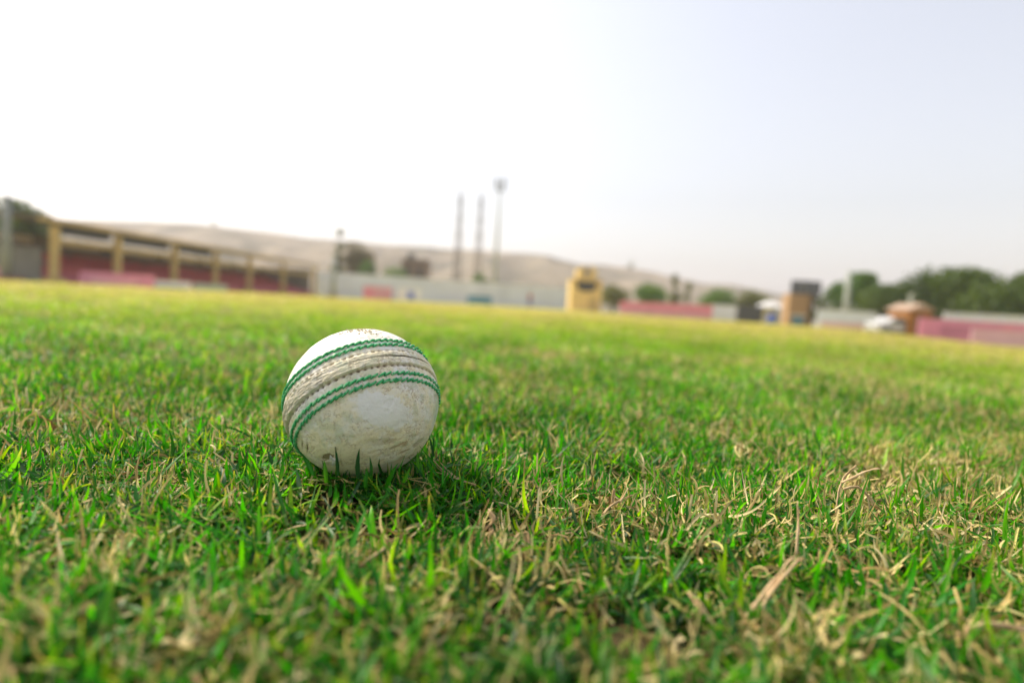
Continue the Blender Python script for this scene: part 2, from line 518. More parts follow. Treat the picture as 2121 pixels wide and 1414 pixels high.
    for c, seed in ((11.3, 1), (16.3, 2), (-13.8, 3), (-18.8, 4)):
        rs = np.random.default_rng(seed)
        vs, fs = [], []
        for k in range(72):
            l0 = 2 * math.pi * (k + 0.5 * (seed % 2)) / 72 + rs.normal(0, 0.006)
            nseg, nr = 11, 9
            base = len(vs)
            rad_ = 0.00058 * rs.uniform(0.88, 1.1)
            tilt = rs.normal(1.0, 0.15)
            prev = None
            P_ = []
            for s in range(nseg):
                u = s / (nseg - 1)
                along = (u - 0.5) * 1.32 * (2 * math.pi / 72)
                across = math.radians(1.30) * tilt * (0.5 - u) * 1.7 - math.radians(0.5) * sstep(0.75, 1.0, np.array(u))
                # longitude grows leftwards across the picture, so the slant is mirrored
                hh = R_BALL + 0.00030 + 0.00042 * math.sin(math.pi * min(max(u, 0.0), 1.0)) - 0.0011 * (max(0, u - 0.82) / 0.18) ** 2 - 0.0008 * (max(0, 0.14 - u) / 0.14) ** 2
                LA_ = math.radians(c) - float(across); LO_ = l0 + along
                dloc = np.array([math.cos(LA_) * math.cos(LO_), math.cos(LA_) * math.sin(LO_), math.sin(LA_)])
                P_.append((dloc @ B) * hh + np.array([0, 0, R_BALL]))
            P_ = np.array(P_)
            for s in range(nseg):
                tg = P_[min(s + 1, nseg - 1)] - P_[max(s - 1, 0)]; tg /= np.linalg.norm(tg)
                up = P_[s] - np.array([0, 0, R_BALL]); up /= np.linalg.norm(up)
                sd = np.cross(tg, up); sd /= np.linalg.norm(sd); up = np.cross(sd, tg)
                u = s / (nseg - 1)
                rr = rad_ * (0.55 + 0.45 * math.sin(math.pi * (0.12 + 0.76 * u)))
                for k2 in range(nr):
                    an_ = 2 * math.pi * k2 / nr
                    tw = 1 + 0.10 * math.cos(3 * an_ + u * 11)
                    vs.append(P_[s] + (sd * math.cos(an_) + up * math.sin(an_) * 0.9) * rr * tw)
            for s in range(nseg - 1):
                for k2 in range(nr):
                    fs.append((base + s * nr + k2, base + s * nr + (k2 + 1) % nr, base + (s + 1) * nr + (k2 + 1) % nr, base + (s + 1) * nr + k2))
        np_mesh("stitching", np.array(vs), np.array(fs), mt, root, True)
    # the peeled flap of leather beside the chip
    def surf(x, y, lift):
        z = math.sqrt(max(0.0, 1 - x * x - y * y))
        d = np.array([x, y, z]) @ VB
        return d / np.linalg.norm(d) * (R_BALL + lift) + np.array([0, 0, R_BALL])
    outl = [(-0.455, -0.66), (-0.42, -0.705), (-0.365, -0.715), (-0.35, -0.735), (-0.385, -0.75), (-0.40, -0.775), (-0.43, -0.80), (-0.435, -0.765), (-0.425, -0.735), (-0.46, -0.70)]
    outl = [(x + 0.085, y + 0.035) for x, y in outl]
    cen = surf(-0.325, -0.70, 0.0010)
    vs = [cen] + [surf(x, y, 0.0007 + 0.0006 * random.random()) for x, y in outl]
    vs += [p - (p - np.array([0, 0, R_BALL])) / R_BALL * 0.0006 for p in vs]
    n = len(outl); fs = []
    for k in range(n):
        a0, a1 = 1 + k, 1 + (k + 1) % n
        fs.append((0, a0, a1, a1)); fs.append((n + 1, n + 1 + a1, n + 1 + a0, n + 1 + a0)); fs.append((a0, n + 1 + a0, n + 1 + a1, a1))
    bmx = bmesh.new()
    bv = [bmx.verts.new(p) for p in vs]
    for q_ in fs:
        ids = list(dict.fromkeys(q_))
        bmx.faces.new([bv[i] for i in ids])
    mb = MB(); mb.bm.free(); mb.bm = bmx
    mb.build("leather_flap", mat_simple("torn_leather", (0.72, 0.70, 0.63), 0.6, 0.2, 400), root)
    # crumbs of dry soil stuck on top
    mb = MB()
    for k in range(60):
        x = random.gauss(-0.10, 0.16); y = 0.935 - 0.5 * x * x + random.gauss(-0.01, 0.035)
        if x * x + y * y > 0.995: 
            s_ = math.sqrt(0.99 / (x * x + y * y)); x *= s_; y *= s_
        p = surf(x, y, -0.0002); r0 = random.uniform(0.00015, 0.0006) * (1.4 if random.random() < .12 else 1)
        mb.ball(p, (r0, r0 * random.uniform(.5, 1), r0 * random.uniform(.5, 1)), 1)
    tag(mb.build("soil_crumbs", mat_simple("dry_soil", (0.66, 0.56, 0.36), 0.95, 0.4, 900), root), kind='stuff')
    return root
build_ball()

# ------------------------------------------------------------------ grass
GREENS = np.array([[0.022, 0.170, 0.002], [0.012, 0.105, 0.005], [0.062, 0.250, 0.002], [0.010, 0.068, 0.010], [0.150, 0.280, 0.003]])
TANS = np.array([[0.52, 0.42, 0.16], [0.36, 0.26, 0.09], [0.58, 0.50, 0.25], [0.36, 0.34, 0.09]])

def blades(n, r0, r1, half_ang, nseg, fold, width, length, grow, seed, sink=0.0):
    """grass grows in small tufts: each tuft has a few blades spreading from it, some upright, many lying"""
    g = np.random.default_rng(seed)
    nt_ = int(n / 5.5)
    r = np.sqrt(g.uniform(r0 ** 2, r1 ** 2, nt_))
    a = np.pi / 2 + g.uniform(-half_ang, half_ang, nt_)
    tx = r * np.cos(a); ty = r * np.sin(a)
    cl = fbm2(tx, ty, 42.0 / grow, 2, 77)
    keep = cl > g.uniform(0.22, 0.50, nt_) * 0.9
    tx, ty = tx[keep], ty[keep]; nt_ = len(tx)
    tdry = dryness(tx, ty)
    tp = 0.14 + 0.74 * sstep(0.18, 0.72, tdry)
    tdead = g.uniform(0, 1, nt_) < tp
    ti_ = g.integers(0, nt_, n)
    tcol = g.choice(5, nt_, p=[0.34, 0.27, 0.17, 0.15, 0.07])
    taz = g.uniform(0, 2 * np.pi, nt_)
    spread = 0.0035 * grow ** 0.8
    x = tx[ti_] + g.normal(0, spread, n); y = ty[ti_] + g.normal(0, spread, n)
    bd = np.hypot(x - BC.x, y - BC.y)
    keep = (bd > 0.010) & (np.hypot(x, y) > 0.045)
    x, y, ti_, bd = x[keep], y[keep], ti_[keep], bd[keep]; n = len(x)
    dry = tdry[ti_]
    dead = np.where(tdead[ti_], g.uniform(0, 1, n) < 0.80, g.uniform(0, 1, n) < 0.13)
    flat = g.uniform(0, 1, n) < 0.70
    L = length * np.exp(g.normal(0, 0.30, n)) * np.where(dead, 0.80, 1.0) * (0.55 + 0.95 * fbm2(x, y, 24.0 / max(1, grow * .4), 2, 88))
    W = width * np.clip(g.normal(1.0, 0.22, n), 0.5, 1.7) * np.where(dead, 0.75, 1.0)
    az = np.where(g.uniform(0, 1, n) < 0.5, taz[ti_] + g.normal(0, 0.6, n), g.uniform(0, 2 * np.pi, n))
    lean0 = np.where(flat, g.normal(1.05, 0.28, n), np.abs(g.normal(0.35, 0.28, n))) + np.where(dead, 0.15, 0.0)
    curl = np.where(flat, g.normal(0.25, 0.75, n), g.normal(0.6, 0.6, n))
    tw = g.normal(0, 0.7, n)
    z0 = ground_z(x, y) - 0.001 - sink + np.where(flat, g.uniform(0.001, 0.0085, n) * grow ** 0.3, 0.0)
    nearball = sstep(0.075, 0.035, bd)
    L *= 1 - 0.15 * nearball
    z0 = z0 + 0.0080 * sstep(0.10, 0.03, bd)
    # tint
    gi = np.where(g.uniform(0, 1, n) < 0.6, tcol[ti_], g.choice(5, n, p=[0.34, 0.27, 0.17, 0.15, 0.07])); ti = g.choice(len(TANS), n, p=[0.4, 0.25, 0.2, 0.15])
    base = np.where(dead[:, None], TANS[ti], GREENS[gi])
    dd_ = np.hypot(x, y)
    yel = np.clip(sstep(0.3, 0.9, dry) * 0.35 + 0.80 * sstep(0.30, 2.6, dd_), 0, 1) * g.uniform(0.2, 1, n)
    base = np.where(dead[:, None], base, base * (1 - yel[:, None]) + (np.array([0.25, 0.36, 0.006])[None] * (1 - sstep(1.5, 6.0, dd_)[:, None]) + np.array([0.36, 0.33, 0.045])[None] * sstep(1.5, 6.0, dd_)[:, None]) * yel[:, None])
    base = base * (np.exp(g.normal(0, 0.20, n)) * (0.55 + 0.9 * fbm2(x, y, 7.0 / max(1, grow * .35), 3, 93)))[:, None]
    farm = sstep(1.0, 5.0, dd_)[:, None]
    base = base * (1.08 + 0.20 * farm + 0.22 * sstep(0.30, 0.9, dd_)[:, None])  # blades lightened away from the camera: mid-field brightness put into their colour
    tipbrown = (g.uniform(0, 1, n) < 0.30) & ~dead
    ncol = 3 if fold else 2
    us = np.linspace(0, 1, nseg + 1)
    cx, cy, cz = x.copy(), y.copy(), z0.copy()
    V = np.zeros((n, nseg + 1, ncol, 3), np.float32)
    CL = np.zeros((n, nseg + 1, ncol, 3), np.float32)
    sdx, sdy = -np.sin(az), np.cos(az)
    kink = np.where(dead, g.normal(0, 0.6, n), 0.0)
    for s, u in enumerate(us):
        lean = np.clip(lean0 + curl * u ** 1.4 + kink * (u > 0.5), -0.3, 2.5)
        if s > 0:
            ds = L / nseg
            cx = cx + np.sin(lean) * np.cos(az) * ds; cy = cy + np.sin(lean) * np.sin(az) * ds; cz = cz + np.cos(lean) * ds
        prof = np.clip(min(1.0, 0.65 + 1.2 * u) * (1 - u ** 2.6), 0.06, 1) if s < nseg else 0.06
        hw = 0.5 * W * prof
        tws = tw * u
        # side vector with a little twist about the blade
        nx, ny, nz = -np.cos(lean) * np.cos(az), -np.cos(lean) * np.sin(az), np.sin(lean)
        sx = sdx * np.cos(tws) + nx * np.sin(tws); sy = sdy * np.cos(tws) + ny * np.sin(tws); sz = nz * np.sin(tws)
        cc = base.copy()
        if u < 0.3:
            k = (0.3 - u) / 0.3 * 0.45
            cc = cc * (1 - k) + np.array([0.26, 0.27, 0.10]) * k
        if u > 0.7:
            k = (tipbrown * (u - 0.7) / 0.3 * 0.9)[:, None]
            cc = cc * (1 - k) + np.array([0.42, 0.33, 0.13]) * k
        for c in range(ncol):
            o = (-1, 0, 1)[c] if fold else (-1, 1)[c]
            dn = (0.30 if (fold and c == 1) else 0.0) * hw
            V[:, s, c, 0] = cx + sx * hw * o - nx * dn
            V[:, s, c, 1] = cy + sy * hw * o - ny * dn
            V[:, s, c, 2] = cz + sz * hw * o - nz * dn
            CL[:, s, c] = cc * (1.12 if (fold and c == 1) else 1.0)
    Vf = V.reshape(-1, 3)
    # nothing passes through the ball: blades are pushed out and lie along it
    if r0 < 0.5:
        d = Vf - np.array(BC[:], np.float32)
        ln = np.linalg.norm(d, axis=1)
        ins = ln < R_BALL + 0.0009
        Vf[ins] = np.array(BC[:], np.float32) + d[ins] / ln[ins][:, None] * (R_BALL + 0.0009)
    gz = ground_z(Vf[:, 0].astype(float), Vf[:, 1].astype(float)) if r0 < 2 else -0.0085 + fall(Vf[:, 0].astype(float), Vf[:, 1].astype(float))
    Vf[:, 2] = np.maximum(Vf[:, 2], gz - 0.0015 - sink)
    per = (nseg + 1) * ncol
    b0 = (np.arange(n) * per)[:, None, None]
    s_ = np.arange(nseg)[None, :, None] * ncol
    c_ = np.arange(ncol - 1)[None, None, :]
    i0 = b0 + s_ + c_
    F = np.stack([i0, i0 + 1, i0 + 1 + ncol, i0 + ncol], -1).reshape(-1, 4)
    A_ = np.repeat(np.where(dead, 0.0, 1.0), per)[:, None]
    return Vf, F, np.concatenate([CL.reshape(-1, 3), A_], 1).astype(np.float32)

def tall_blades():
    """the few taller blades that stand close before the ball"""
    spec = [((742, 990), (738, 955), (745, 928), .238, 0.0022, 3), ((700, 985), (699, 950), (694, 925), .238, 0.0016, 3), ((768, 985), (770, 965), (766, 945), .238, 0.0014, 1),
            ((676, 1000), (674, 965), (671, 952), .236, 0.0019, 2), ((800, 1010), (812, 975), (825, 958), .236, 0.0022, 0), ((757, 1010), (758, 985), (760, 968), .234, 0.0018, 0),
            ((650, 985), (640, 955), (622, 935), .240, 0.0020, 1), ((890, 975), (896, 945), (900, 900), .262, 0.0017, 1), ((836, 1000), (842, 985), (850, 965), .236, 0.0017, 2)]
    rr = random.Random(12)
    for k in range(34):
        px = rr.uniform(612, 898)
        edge = 833 + 150 * math.sqrt(max(0.0, 1 - ((px - 753) / 166) ** 2))
        tip = edge - rr.uniform(-8, 20); ln_ = rr.gauss(0, 20)
        spec.append(((px - ln_, tip + 45), (px - ln_ * 0.5, tip + 20), (px, tip), .244 + 0.00009 * abs(px - 753), rr.uniform(0.0008, 0.0018), rr.choice((0, 0, 1, 1, 2, 3))))
    V, F, Cc = [], [], []
    for p0, p1, p2, Y, wd, ci in spec:
        A, B_, C_ = (at(*p0, Y), at(*p1, Y), at(*p2, Y + 0.002)); b = len(V); m = 7
        for k in range(m):
            u = k / (m - 1)
            p = A * (1 - u) ** 2 + B_ * 2 * u * (1 - u) + C_ * u * u
            hw = wd / 2 * max(0.05, min(1, .7 + u) * (1 - u ** 2.4))
            sd = Vector((0.9, 0.35, 0)).normalized()
            for o, dy in ((-1, 0), (0, 0.0004), (1, 0)):
                V.append(p + sd * hw * o + Vector((0, dy, 0))); Cc.append([*GREENS[ci], 1.0])
        for k in range(m - 1):
            for c in range(2):
                i = b + k * 3 + c; F.append((i, i + 1, i + 4, i + 3))
    return np.array([v[:] for v in V], np.float32), np.array(F), np.array(Cc, np.float32)

def build_grass():
    parts = [
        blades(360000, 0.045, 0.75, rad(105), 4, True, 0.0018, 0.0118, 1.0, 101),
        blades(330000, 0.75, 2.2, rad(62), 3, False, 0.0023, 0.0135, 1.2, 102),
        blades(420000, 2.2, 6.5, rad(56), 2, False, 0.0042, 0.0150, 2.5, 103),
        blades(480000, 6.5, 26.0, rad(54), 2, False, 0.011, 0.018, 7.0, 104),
    ]
    parts.append(tall_blades())
    off = 0; Vs, Fs, Cs = [], [], []
    for v, f, c in parts:
        Vs.append(v); Fs.append(f + off); Cs.append(c); off += len(v)
    o = np_mesh("grass", np.concatenate(Vs), np.concatenate(Fs), mat_leaf("grass_blade"), None, True, {"tint": np.concatenate(Cs)})
    tag(o, "short mown green and tan grass covering the playing field", None, None, 'stuff')
build_grass()

# ------------------------------------------------------------------ loose straw lying on the turf
MAT_STRAW = mat_simple("dry_straw", (0.55, 0.40, 0.22), 0.75, 0.5, 160, 0.0, 0.0, (0.40, 0.25, 0.11))
def turf_point(px, py):
    d = at(px, py, 1.0) - CAM
    P = CAM + d * (H_CAM / -d.z)
    return P.x, P.y

STRAW_SPOTS = [(1640, 960, .018), (1760, 1010, .026), (1880, 975, .024), (1900, 1060, .026), (1700, 1050, .02), (1250, 1060, .016), (1320, 1040, .018), (1010, 1110, .010), (1090, 1120, .010), (1350, 1100, .014),
    (1480, 1080, .016), (1640, 1090, .016), (2000, 1130, .02), (1560, 1160, .012), (1620, 1330, .007), (1690, 1310, .007), (60, 850, .04), (200, 830, .04), (130, 880, .03), (290, 1010, .014), (330, 1060, .012),
    (450, 1040, .012), (950, 985, .010), (870, 975, .008), (610, 985, .012), (1150, 840, .05), (1240, 830, .05), (1330, 870, .04), (1080, 800, .09), (1450, 900, .035), (1560, 920, .03), (1010, 820, .05), (960, 850, .03),
    (1780, 850, .08), (1950, 830, .1), (430, 880, .03), (520, 930, .02), (1200, 940, .02), (1130, 1010, .015), (1400, 980, .02), (2060, 1010, .03), (820, 1120, .012), (700, 1180, .008), (200, 1180, .01), (90, 1300, .008),
    (1130, 1180, .010), (1780, 1180, .012), (1950, 1300, .009), (420, 1330, .007), (860, 1330, .007), (300, 740, .15), (1500, 790, .12), (1300, 760, .15), (1700, 770, .2)]
def build_straw():
    """dead stems and shed leaves, tangled in patches over the turf: flat split ribbons"""
    g = np.random.default_rng(55)
    spots = [(*turf_point(px, py), s_ * 0.85, 150) for px, py, s_ in STRAW_SPOTS]
    for k in range(170):
        r = 0.12 + 1.6 * g.uniform() ** 1.3; a = math.pi / 2 + g.uniform(-1.1, 1.1)
        spots.append((r * math.cos(a), r * math.sin(a), g.uniform(.008, .022) * (1 + r) * 0.8, 45))
    xs, ys = [], []
    for cx, cy, s_, n in spots:
        k = int(n * min(2.2, max(0.6, s_ / 0.018)))
        xs.append(cx + g.normal(0, s_, k)); ys.append(cy + g.normal(0, s_, k))
    n = 8000
    r = np.sqrt(g.uniform(0.05 ** 2, 2.4 ** 2, n)) ** 1.25 * 2.4 ** -0.25
    a = np.pi / 2 + g.uniform(-rad(75), rad(75), n)
    xs.append(r * np.cos(a)); ys.append(r * np.sin(a))
    x = np.concatenate(xs); y = np.concatenate(ys)
    keep = (np.hypot(x - BC.x, y - BC.y) > 0.030) & (np.hypot(x, y) > 0.075)
    x, y = x[keep], y[keep]; n = len(x)
    nseg = 5
    az = g.uniform(0, 2 * np.pi, n); el = g.normal(0.30, 0.45, n); L = np.minimum(np.exp(g.normal(-4.55, 0.42, n)), 0.019); hw = g.uniform(0.00022, 0.00080, n) * (1 + 0.35 * np.hypot(x, y))
    bend = g.normal(0, 1.0, n); eb = g.normal(-0.4, 0.7, n); kink = g.normal(0, 0.7, n); kat = g.integers(1, nseg, n); roll = g.uniform(-1.2, 1.2, n)
    p = np.stack([x, y, ground_z(x, y) + g.uniform(0.002, 0.0105, n)], 1)
    V = np.zeros((n, nseg + 1, 3, 3)); C_ = np.zeros((n, nseg + 1, 3, 4))
    pal = np.array([[0.62, 0.49, 0.21], [0.68, 0.57, 0.30], [0.42, 0.30, 0.11], [0.24, 0.15, 0.055], [0.52, 0.47, 0.15]])
    col = pal[g.choice(5, n, p=[.34, .2, .22, .12, .12])] * np.exp(g.normal(0, 0.18, n))[:, None]
    for s in range(nseg + 1):
        u = s / nseg
        A = az + bend * u; E = el + eb * u + kink * (s >= kat)
        t = np.stack([np.cos(E) * np.cos(A), np.cos(E) * np.sin(A), np.sin(E)], 1)
        if s: p = p + t * (L / nseg)[:, None]
        sd = np.stack([-np.sin(A), np.cos(A), 0 * A], 1); up = np.cross(t, sd)
        rr = roll + 0.8 * u
        wv = sd * np.cos(rr)[:, None] + up * np.sin(rr)[:, None]; nv = np.cross(wv, t)
        wdt = hw * (1.0 - 0.5 * u) * g.uniform(0.75, 1.2, n)
        V[:, s, 0] = p - wv * wdt[:, None]; V[:, s, 2] = p + wv * wdt[:, None]; V[:, s, 1] = p + nv * (wdt * 0.55)[:, None]
        C_[:, s, :, :3] = (col * g.uniform(0.8, 1.15, n)[:, None])[:, None, :]
    V = V.reshape(-1, 3)
    dd = V - np.array(BC[:]); ln = np.linalg.norm(dd, axis=1); ins = ln < R_BALL + 0.001
    V[ins] = np.array(BC[:]) + dd[ins] / ln[ins][:, None] * (R_BALL + 0.001)
    b0 = (np.arange(n) * (nseg + 1) * 3)[:, None, None]; s_ = np.arange(nseg)[None, :, None] * 3; k_ = np.arange(2)[None, None, :]
    i0 = b0 + s_ + k_
    F = np.stack([i0, i0 + 1, i0 + 4, i0 + 3], -1).reshape(-1, 4)
    o = np_mesh("straw", V, F, mat_leaf("straw_ribbon", 0.18, 0.6, 0.25), None, True, {"tint": C_.reshape(-1, 4)})
    tag(o, "loose dry tan straw scattered through the grass", None, None, 'stuff')
build_straw()

# single dry stems that stand out: (label, [ [ (px, py, depth), ... ], ... ], radius)
def dry_stem(label, strands, r, taper=0.45):
    mb = MB()
    for st in strands:
        pts = [at(px, py, Y) for px, py, Y in st]
        # smooth polyline
        out = []
        for i in range(len(pts) - 1):
            p0 = pts[max(i - 1, 0)]; p1 = pts[i]; p2 = pts[i + 1]; p3 = pts[min(i + 2, len(pts) - 1)]
            for k in range(4):
                t = k / 4
                out.append(0.5 * ((2 * p1) + (p2 - p0) * t + (2 * p0 - 5 * p1 + 4 * p2 - p3) * t * t + (3 * p1 - p0 - 3 * p2 + p3) * t ** 3))
        out.append(pts[-1])
        n = len(out)
        for q_ in range(3):
            off = Vector((random.uniform(-1, 1), random.uniform(-1, 1), random.uniform(-1, 1))) * r * 0.55
            fr = Vector((random.uniform(-1, 1), random.uniform(-1, 1), random.uniform(-.5, 1))) * r * 2.2
            pp = [p + off + fr * max(0.0, i / (n - 1) - 0.6) + Vector((random.gauss(0, .1), random.gauss(0, .1), random.gauss(0, .1))) * r for i, p in enumerate(out)]
            mb.tube(pp, [r * 0.55 * (1 - (1 - taper) * i / (n - 1)) * random.uniform(0.7, 1.2) for i in range(n)], 6)
    o = mb.build('dry_stem', MAT_STRAW, None, True)
    tag(o, label, 'dry stem', 'dry grass stems standing out of the turf')
    return o
dry_stem('thick forked dry stem in the right foreground, strongly blurred', [[(1650, 1440, .150), (1610, 1375, .155), (1560, 1345, .16), (1500, 1320, .162), (1440, 1240, .168)], [(1520, 1335, .161), (1545, 1290, .165), (1590, 1225, .172), (1655, 1155, .178)]], 0.0016)
dry_stem('broken tan stem lying right of the forked stem at the picture bottom', [[(1590, 1335, .165), (1640, 1335, .165), (1700, 1305, .17)], [(1590, 1335, .165), (1580, 1300, .168)]], 0.0021, 0.7)
dry_stem('pale dry stem arching in the far right foreground', [[(1990, 1370, .155), (1998, 1315, .16), (2050, 1295, .162), (2130, 1305, .162)], [(1998, 1320, .16), (2030, 1370, .156)]], 0.0016, 0.7)
dry_stem('pale curved dry seed stem bending over right of the centre, in focus', [[(1733, 1065, .262), (1735, 1030, .264), (1748, 990, .268), (1775, 966, .270)], [(1745, 1000, .266), (1765, 990, .266), (1800, 975, .266), (1825, 970, .266)], [(1748, 1012, .264), (1775, 1008, .264), (1800, 1030, .262), (1812, 1050, .26)]], 0.00085)
dry_stem('fan of thin dry straws beside the ball on its right', [[(985, 1003, .262), (930, 985, .264), (890, 955, .268)], [(985, 1005, .262), (940, 985, .264), (905, 950, .268)], [(960, 998, .262), (920, 975, .264), (886, 940, .268)], [(940, 990, .262), (895, 975, .264), (880, 985, .262)]], 0.00042)
dry_stem('upright tuft of broken dry stems in the lower middle', [[(995, 1185, .208), (1000, 1130, .212), (1003, 1075, .216)], [(1015, 1180, .208), (1015, 1120, .212), (1020, 1095, .214)], [(1000, 1100, .214), (1022, 1075, .216), (1012, 1058, .218)]], 0.0009, 0.8)
dry_stem('bent dry stem hooked over right of the upright broken tuft', [[(1055, 1160, .208), (1068, 1115, .212), (1085, 1105, .212), (1095, 1130, .21)], [(1080, 1107, .212), (1092, 1106, .212), (1098, 1150, .208)]], 0.0009, 0.7)
dry_stem('long pale dry blade leaning right in the left foreground', [[(690, 1320, .172), (715, 1240, .18), (745, 1145, .188)], [(735, 1180, .185), (795, 1135, .19)]], 0.0009, 0.7)
dry_stem('small forked pale stem in the middle of the picture, near focus', [[(1250, 1065, .246), (1268, 1045, .248), (1310, 1025, .25)], [(1268, 1045, .248), (1272, 1010, .25)], [(1285, 1038, .248), (1300, 1010, .25)]], 0.00075)
dry_stem('thin dry stem standing blurred above the forked foreground stem', [[(1650, 1150, .205), (1655, 1080, .212), (1652, 1040, .215)]], 0.0007)

# ------------------------------------------------------------------ the distance: hills
RIDGE = [(-250, 425), (0, 440), (130, 452), (240, 455), (340, 458), (440, 466), (560, 480), (640, 490), (740, 497), (850, 506), (950, 515), (1030, 520), (1080, 524), (1140, 528), (1200, 545), (1260, 547), (1330, 557), (1400, 572), (1460, 585), (1520, 588), (1600, 606), (1700, 626), (1800, 640), (2000, 662), (2400, 690)]
def build_hills():
    Y0, Y1 = 430.0, 950.0
    px = np.linspace(-250, 2400, 260)
    rp = np.interp(px, [a for a, b in RIDGE], [b for a, b in RIDGE])
    rx = np.array([at(p, q, Y0) for p, q in zip(px, rp)])
    ts = np.linspace(0, 1, 60)
    V = []
    for t in ts:
        # t runs from the foot through the ridge to the far side
        Yf = 240 + (Y1 - 240) * t
        k = np.clip((Yf - 240) / (Y0 - 240), 0, 1)
        prof = k ** 0.8 if Yf < Y0 else max(0.0, 1 - ((Yf - Y0) / (Y1 - Y0)) ** 1.5)
        x = rx[:, 0] * Yf / Y0
        nz = fbm2(x, np.full_like(x, Yf), 0.02, 4, 61) - 0.5
        gully = np.abs(fbm2(x, np.full_like(x, Yf * 0.3), 0.035, 3, 67) - 0.5) * 2
        z = rx[:, 2] * prof * (1 + 0.0 * nz) + (nz * 22 - gully * 11) * min(1.0, 4 * prof * (1.02 - prof) + 0.06) * np.clip(rx[:, 2] / 40, 0.1, 1)
        V.append(np.stack([x, np.full_like(x, Yf), z - (0.4 if t == 0 else 0) - 0.3], 1))
    V = np.concatenate(V); n = len(px)
    i = np.arange(len(ts) - 1)[:, None] * n; j = np.arange(n - 1)[None, :]
    F = np.stack([i + j, i + j + 1, i + n + j + 1, i + n + j], -1).reshape(-1, 4)
    m = mat_simple("bare_hill", (0.28, 0.225, 0.155), 0.95, 0.3, 0.035, 0, 0, (0.085, 0.08, 0.05))
    o = np_mesh("hills", V, F, m, None, True)
    tag(o, kind='structure')
build_hills()

# ------------------------------------------------------------------ distant things
M_YEL = mat_simple("ochre_paint", (0.56, 0.40, 0.15), 0.6, 0.3, 1.5)
M_YEL2 = mat_simple("yellow_wall", (0.76, 0.55, 0.20), 0.7, 0.15, 0.8)
M_DARK = mat_simple("dark_shade_board", (0.05, 0.05, 0.055), 0.6, 0.3, 1.0)
M_ROOF = mat_simple("roof_sheet", (0.22, 0.20, 0.19), 0.5, 0.3, 0.6)
M_RED = mat_simple("red_seats", (0.58, 0.10, 0.11), 0.6, 0.3, 2.0)
M_STEP = mat_simple("terrace_concrete", (0.34, 0.11, 0.11), 0.9, 0.3, 0.7)
M_WALLW = mat_simple("whitewashed_wall", (0.67, 0.70, 0.77), 0.85, 0.15, 0.35)
M_BACK = mat_simple("stand_back_wall", (0.22, 0.21, 0.19), 0.85, 0.3, 0.5)
M_PINK = mat_simple("pink_board", (0.75, 0.25, 0.33), 0.5, 0.2, 1.0)
M_PINK2 = mat_simple("pale_pink_board", (0.70, 0.36, 0.42), 0.5, 0.2, 1.0)
M_MAG = mat_simple("magenta_board", (0.70, 0.25, 0.38), 0.5, 0.2, 1.0)
M_WHITE = mat_simple("white_paint", (0.75, 0.75, 0.76), 0.6, 0.12, 1.5)
M_BLUE = mat_simple("blue_paint", (0.03, 0.09, 0.42), 0.5, 0.2, 2.0)
M_TEAL = mat_simple("teal_board", (0.05, 0.22, 0.36), 0.5, 0.3, 1.0)
M_GREYP = mat_simple("grey_post_paint", (0.24, 0.26, 0.24), 0.6, 0.25, 0.8)
M_PALEP = mat_simple("pale_post_paint", (0.34, 0.37, 0.32), 0.6, 0.2, 0.8)
M_RUST = mat_simple("rusty_lattice", (0.12, 0.095, 0.08), 0.8, 0.3, 1.0)
M_LAMP = mat_simple("lamp_housing", (0.12, 0.12, 0.11), 0.5, 0.3, 3.0)
M_BRICK = mat_simple("tan_render", (0.40, 0.25, 0.125), 0.85, 0.2, 0.7)
M_ORNG = mat_simple("rust_orange_wall", (0.36, 0.15, 0.03), 0.85, 0.3, 0.9)
M_BARK = mat_simple("bark", (0.10, 0.075, 0.05), 0.95, 0.4, 2.0)
M_TARP = mat_simple("grey_tarpaulin", (0.22, 0.22, 0.20), 0.8, 0.3, 1.2)
M_SCREEN = mat_simple("dark_screen_cloth", (0.075, 0.078, 0.088), 0.8, 0.3, 1.0)
M_HOUSE = mat_simple("brown_house_wall", (0.20, 0.14, 0.10), 0.9, 0.3, 0.6)
M_GLASS = mat_simple("dark_glass", (0.03, 0.035, 0.04), 0.15, 0.3, 1.0)
M_LEAF = mat_leaf("tree_leaf", 0.25, 0.5, 0.4)

